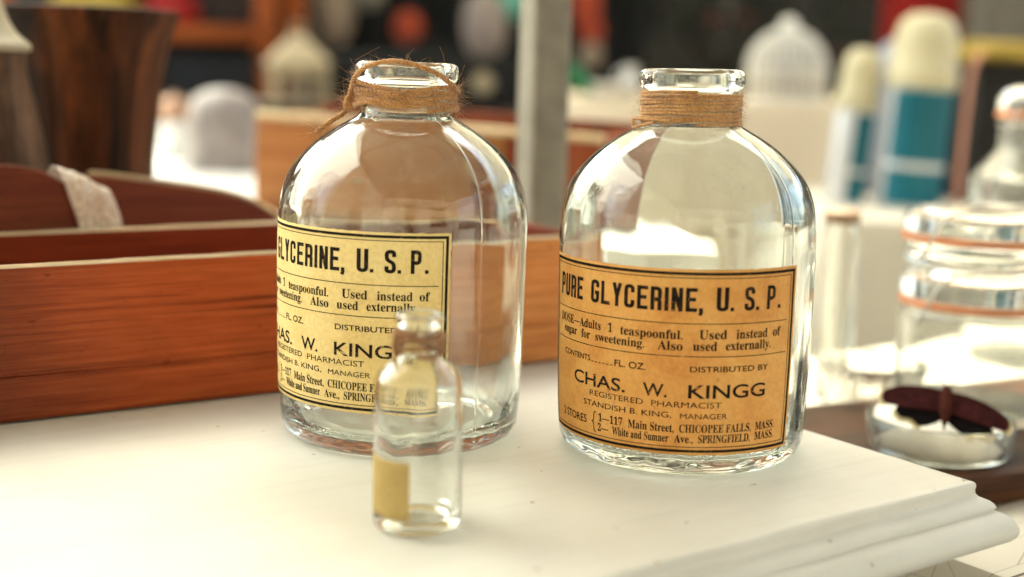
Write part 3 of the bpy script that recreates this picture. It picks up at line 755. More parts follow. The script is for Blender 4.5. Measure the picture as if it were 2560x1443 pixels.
lathe('glass_body', [(0, 0.0022)] + [tuple(p) for p in vo_] + [tuple(p) for p in vi_] + [(0, 0.0062)], M_vialglass, vial, 96, sharp=80,
      wob=lambda j, a, r, z: (0.00028 if j > 77 else 0.00006) * noise.noise(V((sin(a) * 2.2, cos(a) * 2.2, z * 55 + (4 if j > 77 else 0)))) * min(1, r / 0.012))
def vial_label():
    xs = hseg(-105, -6, 40); zs = hseg(0.0085, 0.0372, 10); n = len(xs)
    v = [pc(a, 0.02135, z) for z in zs for a in xs]
    f = [(j * n + i, j * n + i + 1, (j + 1) * n + i + 1, (j + 1) * n + i) for j in range(len(zs) - 1) for i in range(n - 1)]
    o = mesh_obj('paper_label', v, f, M_paper_v, vial)
    md = o.modifiers.new('thickness', 'SOLIDIFY'); md.thickness = 0.00012; md.offset = -1
vial_label()
mb = MB(); hb = MB()
C = rope(mb, coil(0.0112, 0.0856, 0.0958, 3, 41.0, 0.0010, 0.0007), 0.00145, 2, 0.006, 6, 41)
C += rope(mb, crom([pc(-50, 0.0125, 0.0965), pc(-56, 0.0135, 0.0925), pc(-52, 0.0136, 0.0885), pc(-44, 0.0140, 0.0845), pc(-38, 0.0166, 0.0805)], 6), 0.0012, 2, 0.006, 6, 43)
hairs(hb, C, 0.001, 120, 0.0015, 0.005, 44)
tw = mb.build('twine', M_twine3, vial); hb.build('twine_fibre', M_twine3, tw)

# ------------------------------------------------------------------ long wooden drawer
p0 = V((-0.3055, 0.768, 0)); p1 = V((0.0104, 0.9675, 0)); dd = (p1 - p0).normalized(); DA = math.atan2(dd.y, dd.x)
# local x along the front board, origin at its near bottom line
drawer = thing('wooden_box', 'long open reddish brown wooden box with pale worn top edges', 'box', p0, (0, 0, DA))
XA, XB, DH, DT, DW = -0.22, 0.445, 0.0965, 0.0085, 0.150
def board(name, x0, x1, y0, y1, z0, z1, mat, rim=True, seam=None, seed=0, parent=drawer):
    """board with slightly worn top edge; rim face gets bare wood"""
    nx = 60; bm = bmesh.new(); rows = []
    zs = [z0 + 0.0015, z0 + 0.003] + ([seam - 0.0006, seam, seam + 0.0006] if seam else []) + [z1 - 0.004, z1 - 0.0015]
    def ring(x):
        w = 0.0007 * noise.noise(V((x * 40, seed, 1))) + 0.0004 * noise.noise(V((x * 160, seed, 2)))
        fr = [(y0 + (0.0012 if seam and abs(z - seam) < 1e-6 else 0), z) for z in zs]
        top = [(y0 + 0.0016 + abs(w), z1 + w), ((y0 + y1) / 2, z1 + 0.0004 + w * 0.5), (y1 - 0.0016, z1 + w * 0.7)]
        bk = [(y1, z1 - 0.002), (y1, z0 + 0.0015)]
        return [(y0 + 0.0012, z0)] + fr + top + bk + [(y1 - 0.0012, z0)]
    n = None; nfront = len(zs) + 1
    for i in range(nx + 1):
        x = x0 + (x1 - x0) * i / nx; r = ring(x); n = len(r)
        rows.append([bm.verts.new((x, y, z)) for y, z in r])
    for i in range(nx):
        for k in range(n):
            k2 = (k + 1) % n
            f = bm.faces.new((rows[i][k], rows[i + 1][k], rows[i + 1][k2], rows[i][k2]))
            if nfront - 1 <= k <= nfront + 2 and rim: f.material_index = 1
    bm.faces.new(list(reversed(rows[0]))); bm.faces.new(rows[-1])
    bmesh.ops.recalc_face_normals(bm, faces=bm.faces)
    return bm_obj(name, bm, [mat, M_rim], parent, 0)
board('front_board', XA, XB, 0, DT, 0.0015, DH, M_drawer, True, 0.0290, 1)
board('back_board', XA, XB, DW - DT, DW, 0.0015, DH + 0.002, M_drawer_in, True, None, 2)
bm = bmesh.new(); box_bm(bm, XB - DT / 2 - 0.001, DW / 2, DH / 2, DT, DW - 2 * DT - 0.0006, DH - 0.006); bm_obj('end_board', bm, M_drawer_in, drawer, 0.0015)
bm = bmesh.new(); box_bm(bm, XA + DT / 2 + 0.001, DW / 2, DH / 2, DT, DW - 2 * DT - 0.0006, DH - 0.006); bm_obj('end_board', bm, M_drawer_in, drawer, 0.0015)
box('bottom_board', ((XA + XB) / 2, DW / 2, 0.006), (XB - XA - 0.03, DW - 2 * DT - 0.0008, 0.006), M_drawer_in, drawer, 0.001)

# ------------------------------------------------------------------ curved wooden cradle tray behind the drawer
tp = p0 + V((-sin(DA), cos(DA), 0)) * (DW + 0.012)
tray = thing('wooden_trug', 'dark red wooden trug with arched sides standing behind the long box', 'trug', tp, (0, 0, DA))
def arch(pts, n=8): return [(p.x, p.y) for p in crom([V(q) for q in pts], n)]
a1 = arch([(-0.10, 0.139), (-0.02, 0.1435), (0.037, 0.1437), (0.053, 0.1425), (0.067, 0.1385), (0.078, 0.1325), (0.089, 0.1252), (0.103, 0.112), (0.118, 0.094), (0.130, 0.085)])
prism('near_side', [(-0.10, 0.002)] + [(0.130, 0.002)] + list(reversed(a1)), 0.0, 0.011, [M_tray], tray)
a2 = arch([(-0.06, 0.127), (0.05, 0.1285), (0.108, 0.1282), (0.133, 0.1275), (0.178, 0.1208), (0.205, 0.1165), (0.232, 0.111), (0.2535, 0.1043), (0.268, 0.0965), (0.279, 0.088), (0.288, 0.06)])
prism('far_side', [(-0.06, 0.002), (0.29, 0.002)] + list(reversed(a2)), 0.085, 0.097, [M_tray], tray)
mbr = MB(); mbr.add(tube_data([V((x, 0.091, z + 0.0005)) for x, z in a2[20:-2]], 0.0030, 8)); mbr.build('lit_rim', M_rim, tray)  # pale strip paints the lit right stretch of the top edge
box('bottom_board', (0.08, 0.048, 0.006), (0.30, 0.072, 0.007), M_tray, tray, 0.001)
# lace draped over the low shoulder of the near side
def lace():
    n, m = 26, 34; vv = []; ff = []
    pts = crom([V((0.090, 0.034, 0.118)), V((0.090, 0.022, 0.128)), V((0.091, 0.012, 0.1345)), V((0.093, 0.002, 0.1345)), V((0.095, -0.0035, 0.126)), V((0.099, -0.005, 0.112)), V((0.102, -0.0055, 0.098)), V((0.104, -0.006, 0.085))], 6)
    for j, p in enumerate(pts):
        t = j / (len(pts) - 1)
        for i in range(n):
            s = i / (n - 1) - 0.5
            w = 0.035 * (0.85 + 0.15 * sin(t * 3.1))
            z = p.z - (s * 0.020 if s < 0 else s * 0.034) * (1 - t) + 0.0008 * sin(i * 0.9) * t
            vv.append((p.x + s * w + 0.004 * t, p.y - 0.0015 * cos(s * 14 + t * 4) * (0.3 + t), z + 0.0012 * noise.noise(V((s * 8, t * 6, 1)))))
    for j in range(len(pts) - 1):
        for i in range(n - 1): ff.append((j * n + i, j * n + i + 1, (j + 1) * n + i + 1, (j + 1) * n + i))
    m_, nt, b = new_mat('lace')
    vo = N(nt, 'ShaderNodeTexVoronoi'); vo.inputs['Scale'].default_value = 420; nt.links.new(coords(nt), vo.inputs['Vector'])
    nt.links.new(ramp(nt, vo.outputs['Distance'], [(0.3, (0.74, 0.68, 0.60)), (0.75, (0.46, 0.34, 0.26))]), b.inputs['Base Color']); b.inputs['Roughness'].default_value = 0.9
    bump(nt, b, vo.outputs['Distance'], 0.6, 0.001)
    o = mesh_obj('lace_cloth', vv, ff, m_)
    md = o.modifiers.new('thickness', 'SOLIDIFY'); md.thickness = 0.0006
    o.location = tp; o.rotation_euler = (0, 0, DA)
    tag(o, 'strip of off-white lace draped over the trug side', 'lace')
lace()

# ------------------------------------------------------------------ dark flared bucket and turned vessel on the white table
bc = at(205, 300, 1.19); bc.z = 0
bk = thing('wooden_bucket', 'dark stained flared wooden bucket with reddish streaks', 'bucket', bc)
bo = [(0.052, 0.0), (0.054, 0.004), (0.0575, 0.06), (0.063, 0.14), (0.071, 0.205), (0.080, 0.243), (0.086, 0.258), (0.0865, 0.262), (0.083, 0.263), (0.076, 0.246), (0.066, 0.205), (0.058, 0.14), (0.050, 0.02), (0, 0.018)]
def bwob(j, a, r, z):
    s = (a * 14 / (2 * pi)) % 1.0
    return -0.0012 * exp(-((min(s, 1 - s)) / 0.05) ** 2) if r > 0.02 else 0
lathe('staves', [(0, 0.0)] + bo, M_bucket, bk, 196, wob=bwob, sharp=50)
vc = at(-70, 250, 1.02); vc.z = 0
vb = thing('turned_vessel', 'brown turned wooden vessel with flared cream collar beside the bucket', 'vessel', vc)
lathe('body', [(0, 0), (0.054, 0.0), (0.0575, 0.01), (0.058, 0.05), (0.0575, 0.10), (0.056, 0.13), (0.050, 0.165), (0.043, 0.195), (0.040, 0.212), (0.0405, 0.2235), (0, 0.2235)], M_vessel, vb, 64)
lathe('collar', [(0, 0.2238), (0.0425, 0.2238), (0.0445, 0.2255), (0.0440, 0.229), (0.039, 0.233), (0.033, 0.239), (0.028, 0.248), (0.0245, 0.260), (0.022, 0.280), (0.022, 0.30), (0.018, 0.302), (0, 0.302)], M_bone, vb, 64)

# ------------------------------------------------------------------ canopy over the stall, carried by the grey post
PX = at(1357, 300, 1.22); PX.z = GZ
can = thing('market_canopy', 'pale stall canopy on a grey galvanised square post', 'canopy', PX)
CH = 1.42 - GZ
def post(x, y):
    bm = bmesh.new(); box_bm(bm, x, y, CH / 2, 0.037, 0.037, CH)
    return bm_obj('post', bm, M_zinc, can, 0.006, 3, rot=None)
cx0, cx1, cy0, cy1 = -0.74, 2.6, -2.9, 0.46        # canopy extents around the post
pp = post(0, 0); pp.rotation_euler = (0, 0, 0.45)
for (x, y) in ((2.4, 0.0), (2.4, -2.6), (-0.66, -2.6)): post(x, y)
M_canvas, nt_, b_ = new_mat('canvas')
nt_.links.new(ramp(nt_, noise_tex(nt_, coords(nt_), 3, 5), [(0.3, (0.40, 0.37, 0.31)), (0.7, (0.46, 0.42, 0.36))]), b_.inputs['Base Color'])
b_.inputs['Roughness'].default_value = 0.9
tr_ = N(nt_, 'ShaderNodeBsdfTranslucent'); tr_.inputs['Color'].default_value = (0.40, 0.36, 0.30, 1)
mxs = N(nt_, 'ShaderNodeMixShader'); mxs.inputs[0].default_value = 0.15
nt_.links.new(b_.outputs[0], mxs.inputs[1]); nt_.links.new(tr_.outputs[0], mxs.inputs[2]); nt_.links.new(mxs.outputs[0], nt_.nodes['Material Output'].inputs[0])
def canvas_mat(name, c, t, mix):
    m, nt, b = new_mat(name)
    nt.links.new(ramp(nt, noise_tex(nt, coords(nt), 3, 5), [(0.3, tuple(x * 0.92 for x in c)), (0.7, c)]), b.inputs['Base Color']); b.inputs['Roughness'].default_value = 0.9
    tr = N(nt, 'ShaderNodeBsdfTranslucent'); tr.inputs['Color'].default_value = (*t, 1)
    mx = N(nt, 'ShaderNodeMixShader'); mx.inputs[0].default_value = mix
    nt.links.new(b.outputs[0], mx.inputs[1]); nt.links.new(tr.outputs[0], mx.inputs[2]); nt.links.new(mx.outputs[0], nt.nodes['Material Output'].inputs[0]); return m
M_canvas2 = canvas_mat('added_thin_white_canvas', (0.74, 0.70, 0.62), (0.78, 0.74, 0.66), 0.5)
def canvas(can, cx0, cx1, cy0, cy1, M_canvas=M_canvas):
    n, m = 24, 24; v = []; f = []
    for j in range(m + 1):
        for i in range(n + 1):
            x = cx0 + (cx1 - cx0) * i / n; y = cy0 + (cy1 - cy0) * j / m
            ex = min(i, n - i) / n; ey = min(j, m - j) / m
            v.append((x, y, CH + 0.02 + 0.5 * min(ex, ey) * 1.4 - 0.015 * sin(i * 1.3) * sin(j * 1.1)))
    for j in range(m):
        for i in range(n):
            a = j * (n + 1) + i; f.append((a, a + 1, a + n + 2, a + n + 1))
    o = mesh_obj('canvas', v, f, M_canvas, can)
    md = o.modifiers.new('thickness', 'SOLIDIFY'); md.thickness = 0.002
    val = MB()
    for (xa, ya, xb, yb) in ((cx0, cy1, cx1, cy1), (cx0, cy0, cx0, cy1), (cx1, cy0, cx1, cy1), (cx0, cy0, cx1, cy0)):
        k = 40; vv = []; ff = []
        for i in range(k + 1):
            t = i / k; x = xa + (xb - xa) * t; y = ya + (yb - ya) * t; w = 0.008 * sin(i * 1.7)
            vv += [(x, y, CH + 0.02), (x + w, y + w, CH - 0.05 - 0.012 * abs(sin(i * 0.8)))]
        for i in range(k): ff.append((2 * i, 2 * i + 1, 2 * i + 3, 2 * i + 2))
        val.add((vv, ff))
    o = val.build('valance', M_canvas, can); md = o.modifiers.new('thickness', 'SOLIDIFY'); md.thickness = 0.002
canvas(can, cx0, cx1, cy0, cy1)
sp_ = MB(); vv = []; ff = []  # unseen side panel, added to cut sky light from the left
for i in range(61):
    y = -2.85 + 2.20 * i / 60; w = 0.018 * sin(i * 0.9)
    vv += [(cx0 + 0.02 + w * 0.3, y, CH), (cx0 + 0.02 + w, y, CH * 0.5), (cx0 + 0.02 + w * 1.3, y, 0.12)]
for i in range(60):
    for k in (0, 1): ff.append((3 * i + k, 3 * i + k + 1, 3 * i + k + 4, 3 * i + k + 3))
sp_.add((vv, ff)); o_ = sp_.build('side_panel', M_canvas2, can); md_ = o_.modifiers.new('thickness', 'SOLIDIFY'); md_.thickness = 0.002  # unseen panel, added to cut sky light from the left
shade_can = thing('market_canopy', 'second stall canopy, added unseen to shade the far tables, its slim post behind the grey one', 'canopy', (0.056, 2.36, GZ))  # unseen canopy added to keep the sun off the far tables
def post2(x, y):
    bm = bmesh.new(); box_bm(bm, x, y, CH / 2, 0.034, 0.034, CH); bm_obj('post', bm, M_zinc, shade_can, 0.005, 3)
for (x, y) in ((0, 0), (2.5, 0), (2.5, 2.6), (-0.12, 2.6)): post2(x, y)
canvas(shade_can, -0.88, 2.7, -0.10, 2.75, M_canvas2)

# ------------------------------------------------------------------ back table left (white top) with pine box, cloche, small jar
RT = 0.045
rtb = thing('back_table', 'sunlit white table beyond the long box, holding the pine box', 'table', (-0.75, 2.0, GZ))
box('tabletop', (0, 0, RT - GZ - 0.015), (1.9, 1.36, 0.03), M_white, rtb, 0.004)
for (x, y) in ((-0.85, -0.6), (0.85, -0.6), (-0.85, 0.6), (0.85, 0.6)):
    box('leg', (x, y, (RT - GZ - 0.0305) / 2), (0.05, 0.05, RT - GZ - 0.0305), M_white, rtb, 0.003)
# pine box
A_ = at(640, 286, 1.56); B_ = at(1502, 348, 1.42)
dv = B_ - A_; bl_ = dv.length; ba = math.atan2(dv.y, dv.x); tilt = math.asin((B_.z - A_.z) / bl_)
pb = thing('pine_box', 'open pine box with pale top rim behind the left bottle', 'box', (A_.x, A_.y, A_.z), (0, -tilt, ba))
hh = A_.z - RT - 0.004; bd = 0.17
box('front_board', (bl_ / 2 - 0.055, 0.006, -hh / 2 - 0.004), (bl_ - 0.11, 0.012, hh), M_pine, pb, 0.001)
box('dark_red_end_panel', (bl_ - 0.0275, 0.006, -hh / 2 - 0.004), (0.055 - 0.0006, 0.0122, hh), M_pinered, pb, 0.001)  # right end of the front in darker, redder wood
box('top_rim', (bl_ / 2, 0.006, 0.0), (bl_ + 0.004, 0.014, 0.0075), M_rim, pb, 0.0015)
box('back_board', (bl_ / 2, bd, -hh / 2 + 0.006), (bl_, 0.012, hh + 0.012), M_pinered, pb, 0.001)
box('end_board', (0.006, bd / 2, -hh / 2), (0.012, bd - 0.014, hh), M_pine, pb, 0.001)
box('end_board', (bl_ - 0.006, bd / 2, -hh / 2), (0.012, bd - 0.014, hh), M_pinered, pb, 0.001)
box('bottom_board', (bl_ / 2, bd / 2, -hh + 0.010), (bl_ - 0.03, bd - 0.016, 0.008), M_pine, pb, 0.001)

# cloche / upturned glass bowl
c = at(562, 400, 2.2); c.z = RT
cl = thing('glass_cloche', 'hazy pinkish glass cloche on the sunlit back table', 'cloche', c)
lathe('dome', [(0.059, 0.0), (0.060, 0.003), (0.061, 0.03), (0.0615, 0.065), (0.060, 0.088), (0.055, 0.107), (0.046, 0.121), (0.032, 0.130), (0.015, 0.134), (0, 0.135)], M_frost, cl, 48, wob=lambda j, a, r, z: 0.004 * noise.noise(V((sin(a) * 1.6, cos(a) * 1.6, z * 22))) * min(1, r / 0.03))
lathe('rim', [(0.060, 0.0005), (0.068, 0.0005), (0.069, 0.004), (0.0655, 0.007), (0.062, 0.0065)], M_frost, cl, 48)
c = at(436, 360, 2.45); c.z = RT
jr = thing('ceramic_jar', 'small white ceramic jar with peach lid between bucket and cloche', 'jar', c)
lathe('body', [(0, 0), (0.024, 0), (0.030, 0.01), (0.032, 0.035), (0.028, 0.058), (0.020, 0.066), (0.019, 0.070), (0, 0.070)], M_whitecloth, jr, 32)
lathe('lid', [(0, 0.0705), (0.024, 0.0705), (0.027, 0.080), (0.026, 0.098), (0.018, 0.108), (0.006, 0.112), (0.006, 0.118), (0, 0.120)], M_peach, jr, 32)

# ------------------------------------------------------------------ rear bench: lantern, trunk; shelf unit
BZ = 0.128
bn = thing('rear_bench', 'dark bench under the black chest and cream lantern', 'bench', (-0.58, 3.35, GZ))
box('seat', (0, 0, BZ - GZ - 0.02), (1.5, 0.62, 0.04), M_shelfback, bn, 0.004)
for (x, y) in ((-0.68, -0.24), (0.68, -0.24), (-0.68, 0.24), (0.68, 0.24)):
    box('leg', (x, y, (BZ - GZ - 0.0405) / 2), (0.06, 0.06, BZ - GZ - 0.0405), M_shelfback, bn, 0.003)
c = at(745, 278, 3.14); c.z = BZ
ln = thing('candle_lantern', 'cream painted house-shaped lantern beside the black chest', 'lantern', c, (0, 0, 0.3))
w = 0.062
box('base', (0, 0, 0.006), (2 * w + 0.012, 2 * w + 0.012, 0.012), M_antique, ln, 0.002)
for sx in (-1, 1):
    for sy in (-1, 1): box('corner_post', (sx * (w - 0.006), sy * (w - 0.006), 0.0535), (0.014, 0.014, 0.082), M_antique, ln, 0.001)
for (nx, ny) in ((0, -1), (0, 1), (1, 0), (-1, 0)):
    if nx == 0: box('side_frame', (0, ny * (w - 0.006), 0.082), (2 * w - 0.028, 0.008, 0.024), M_antique, ln, 0.001); box('mullion', (0, ny * (w - 0.006), 0.041), (0.010, 0.007, 0.055), M_antique, ln, 0.001)
    else: box('side_frame', (nx * (w - 0.006), 0, 0.082), (0.008, 2 * w - 0.028, 0.024), M_antique, ln, 0.001); box('mullion', (nx * (w - 0.006), 0, 0.041), (0.007, 0.010, 0.055), M_antique, ln, 0.001)
bm = bmesh.new(); bmesh.ops.create_cone(bm, cap_ends=True, segments=4, radius1=0.104, radius2=0.018, depth=0.068, matrix=Matrix.Translation((0, 0, 0.1295)) @ Matrix.Rotation(pi / 4, 4, 'Z'))
bm_obj('roof', bm, M_antique, ln, 0.003)
mbx = MB(); mbx.add(tube_data([V((0.013 * cos(a), 0, 0.176 + 0.013 * sin(a))) for a in hseg(0, 2 * pi, 20)[:-1]], 0.0025, 6, True)); mbx.build('ring', M_antique, ln)
lathe('candle', [(0, 0.0125), (0.022, 0.0125), (0.022, 0.062), (0, 0.064)], M_lantern_tan, ln, 20)

x0 = at(830, 270, 3.2).x; x1 = at(1285, 270, 3.2).x
tk = thing('black_chest', 'black chest with round pale clasp behind the left bottle', 'chest', ((x0 + x1) / 2, 3.30, BZ))
tw_ = x1 - x0
box('body', (0, 0, 0.045), (tw_, 0.24, 0.088), M_black, tk, 0.006)
box('lid', (0, 0, 0.108), (tw_ + 0.008, 0.248, 0.034), M_black, tk, 0.008)
bm = bmesh.new(); bmesh.ops.create_cone(bm, cap_ends=True, segments=32, radius1=0.026, radius2=0.024, depth=0.008, matrix=Matrix.Rotation(pi / 2, 4, 'X'))
bm_obj('clasp', bm, M_antique, tk, 0.001, loc=(at(1207, 215, 3.17).x - (x0 + x1) / 2, -0.128, 0.062))
bm = bmesh.new(); box_bm(bm, 0, 0, 0, 0.02, 0.004, 0.03); bm_obj('lock_plate', bm, M_steel, tk, 0.001, loc=(-0.14, -0.1225, 0.075))
mbx = MB(); mbx.add(tube_data(crom([V((-0.06, -0.10, 0.126)), V((-0.05, -0.10, 0.142)), V((0, -0.10, 0.148)), V((0.05, -0.10, 0.142)), V((0.06, -0.10, 0.126))], 5), 0.005, 8)); mbx.build('handle', M_black, tk)

# shelf unit
sx = at(690, 100, 3.75)
sh = thing('shelf_unit', 'orange wooden shelf unit with dark back behind the lantern', 'shelf', (sx.x, 3.75, GZ))
zt = 0.75 - GZ; d0 = 110 * 3.75 / 3300
zb = at(550, 105, 3.75).z - GZ; zt1 = at(550, 64, 3.75).z - GZ
box('post', (-0.028, 0, zt / 2), (0.058, 0.04, zt), M_orange, sh, 0.003)
box('post', (0.034, 0.10, zt / 2), (0.060, 0.04, zt), M_orange, sh, 0.003)
for z in (zb, zb + 0.32, zb - 0.35): box('shelf_board', (-0.40, 0.10, z + 0.022), (0.68, 0.30, 0.042), M_orange, sh, 0.002)
box('post', (-0.77, 0.0, zt / 2), (0.058, 0.04, zt), M_orange, sh, 0.003)
box('back_panel', (-0.385, 0.27, zt / 2), (0.70, 0.012, zt - 0.01), M_shelfback, sh, 0.001)
box('side_panel', (0.034, 0.20, zt / 2), (0.012, 0.15, zt - 0.01), M_shelfback, sh, 0.001)
c = at(535, 205, 3.72)
box_o = thing('storage_box', 'plain black box filling the lower shelf', 'box', (at(535, 200, 3.74).x, 3.74, zb - 0.35 + 0.0435 + GZ))
box('body', (0, 0.1, 0.125), (0.27, 0.22, 0.248), M_black, box_o, 0.006); box('lid', (0, 0.1, 0.262), (0.278, 0.228, 0.024), M_black, box_o, 0.004)
c = at(555, 64, 3.74)
bx = thing('wooden_case', 'dark brown wooden case standing on the upper shelf', 'case', (at(575, 60, 3.74).x, 3.74, zb + 0.0435 + GZ))
box('body', (0, 0.1, 0.09), (0.18, 0.18, 0.178), M_shelfback, bx, 0.004); box('lid', (0, 0.1, 0.19), (0.186, 0.186, 0.02), M_shelfback, bx, 0.003)
def heap(name, label, cat, loc, sx_, sy_, sz_, mat, seed, folds=3.0):
    bm = bmesh.new(); bmesh.ops.create_icosphere(bm, subdivisions=4, radius=1.0)
    for v in bm.verts:
        p = v.co.copy(); k = 1 + 0.22 * noise.noise(p * folds * 0.6 + V((seed, 0, 0))) + 0.08 * noise.noise(p * folds * 2 + V((0, seed, 0)))
        v.co = V((p.x * sx_ * k, p.y * sy_ * k, max(p.z * k, -0.55) * sz_ + 0.55 * sz_))
    o = bm_obj(name, bm, mat, None, 0, loc=loc); tag(o, label, cat); return o
heap('folded_cloth', 'folded red cloth on the upper shelf', 'cloth', (at(420, 40, 3.72).x, 3.76, zb + 0.0437 + GZ), 0.085, 0.07, 0.066, M_red, 3)
heap('folded_cloth', 'folded cream and green cloth on the shelf above the bucket', 'cloth', (at(230, 0, 3.74).x, 3.78, zb + 0.0437 + GZ), 0.115, 0.06, 0.09, M_yellow, 5)

# ------------------------------------------------------------------ hanging paper lanterns under a pole
HZ = 0.62
pole = thing('hanging_pole', 'dark horizontal pole carrying the paper lanterns', 'pole', (-0.1, 4.0, GZ))
mbx = MB(); mbx.add(tube_data([V((-0.95, 0, HZ - GZ)), V((0.95, 0, HZ - GZ))], 0.014, 10)); mbx.build('rail', M_black, pole)
for x in (-0.93, 0.93): mbx = MB(); mbx.add(tube_data([V((x, 0, 0)), V((x, 0, HZ - GZ - 0.013))], 0.012, 10)); mbx.build('upright', M_black, pole)
def lantern(px, py, rx, rz, mat, label, Y=4.0, kind='paper_lantern'):
    c = at(px, py, Y)
    t = thing(kind, label, 'lantern', c, group='paper lanterns hanging at the back')
    prof = [(0.006, rz)] + [(rx * (sin(pi * k / 14) ** 0.75) * (1 + 0.02 * (-1) ** k), rz * cos(pi * k / 14)) for k in range(1, 14)] + [(0.006, -rz)]
    lathe('shade', [(0, rz)] + prof + [(0, -rz)], mat, t, 32, sharp=70)
    mbx = MB(); mbx.add(tube_data([V((0, 0, rz)), V((0, 0, HZ - c.z - 0.012))], 0.0025, 5)); mbx.build('cord', M_black, t)
lantern(833, 15, 0.066, 0.115, M_lantern_tan, 'tall tan paper lantern hanging beside the orange shelf')
lantern(1213, 62, 0.066, 0.100, M_lantern_pink, 'pale pink paper lantern hanging left of the grey post')
lantern(1020, 68, 0.044, 0.046, M_lantern_red, 'small round red lantern against the black curtain')
lantern(1281, 5, 0.036, 0.050, M_tealpaper, 'teal paper lantern high beside the grey post')
lantern(915, -25, 0.062, 0.055, M_greycloth, 'grey lantern between the tan and red lanterns')
lantern(1466, 10, 0.042, 0.070, M_lantern_red, 'red orange lantern just right of the grey post, upper one')
lantern(1478, 78, 0.035, 0.040, M_lantern_red, 'red lantern under the upper red orange one')
lantern(1476, 138, 0.034, 0.042, M_lantern_tan, 'peach lantern lowest under the two red ones', kind='paper_lantern')

# black curtain behind
def drape(name, label, cat, xa, xb, Y, z0, z1, mat, folds, amp, seed=0):
    n = 120; m = 6; v = []; f = []
    for j in range(m + 1):
        for i in range(n + 1):
            t = i / n; s = j / m
            v.append((xa + (xb - xa) * t, Y + amp * (0.4 + 0.6 * (1 - s)) * sin(t * folds * 2 * pi + 0.7 * noise.noise(V((t * 9, s * 2, seed)))) , z0 + (z1 - z0) * s + 0.004 * noise.noise(V((t * 20, seed, s)))))
    for j in range(m):
        for i in range(n): a = j * (n + 1) + i; f.append((a, a + 1, a + n + 2, a + n + 1))
    o = mesh_obj(name, v, f, mat); md = o.modifiers.new('thickness', 'SOLIDIFY'); md.thickness = 0.004
    tag(o, label, cat); return o
drape('black_curtain', 'black curtain hanging behind chest and lanterns', 'curtain', -0.66, 0.42, 4.35, GZ + 0.002, 0.9, M_blackcloth, 9, 0.03, 2)

# back wall of the square
wl = thing('shop_wall', 'dark brown wall closing the market at the back', 'wall', (0, 6.4, GZ))
box('wall', (0, 0.15, 1.3), (16, 0.3, 2.6), M_wall, wl, 0.01)

fr = thing('fill_wall', 'unseen pale shop front added behind the camera for front fill and bottle reflections', 'shop', (0, -5.5, GZ))  # unseen wall added behind the camera to shape the front light
box('wall', (0, -0.15, 2.4), (18, 0.3, 4.8), M_fill_wall, fr, 0.01)
for (wx, wz, ww, wh) in ((-4.4, 1.9, 2.6, 1.9), (1.1, 1.75, 1.2, 2.3), (4.6, 2.0, 2.2, 1.6)):
    box('added_window', (wx, 0.012, wz), (ww, 0.02, wh), M_black, fr, 0.004)
def tree(loc, ht, cr, seed, label):
    t = thing('lane_tree', label, 'tree', loc, group='trees beside the lane'); R2 = random.Random(seed)
    tk2 = MB(); tk2.add(tube_data(crom([V((0, 0, 0)), V((0.05, 0.02, ht * 0.3)), V((0, 0.05, ht * 0.55)), V((0.05, 0, ht * 0.9))], 5), 0.10, 8, rfun=lambda q: 1 - 0.75 * q))
    cl_ = MB(); cents = []
    for k in range(16):
        a = k * 2.4; rr = cr * (0.35 + 0.6 * R2.random()); z = ht * (0.5 + 0.45 * R2.random())
        p = V((rr * cos(a), rr * sin(a), z)); cents.append(p)
        tk2.add(tube_data([V((0.02, 0.03, ht * 0.42)), V((p.x * 0.5, p.y * 0.5, (ht * 0.45 + z) / 2 + 0.05)), p], 0.03, 5, rfun=lambda q: 1 - 0.8 * q))
    for i in range(4200):
        c0 = R2.choice(cents); d = V((R2.gauss(0, 1), R2.gauss(0, 1), R2.gauss(0, 0.8))).normalized() * (cr * 0.38 * R2.random() ** 0.5)
        p = c0 + d; n1 = V((R2.gauss(0, 1), R2.gauss(0, 1), R2.gauss(0, 1))).normalized(); e = n1.orthogonal().normalized() * 0.035; n1 = n1 * 0.07
        cl_.add(([p - n1, p + e, p + n1, p - e], [(0, 1, 2, 3)]))
    tk2.build('trunk', M_shelfback, t); cl_.build('crown', M_leaf, t, smooth=False)
tree((-4.6, -1.9, GZ), 3.2, 1.15, 4, 'leafy tree mirrored in the upper left of the left bottle')
tree((-5.4, 0.9, GZ), 2.5, 0.95, 8, 'lower leafy tree mirrored at the left rim of the left bottle')
tree((5.2, 0.4, GZ), 3.0, 1.1, 11, 'leafy tree mirrored at the right rim of the right bottle')

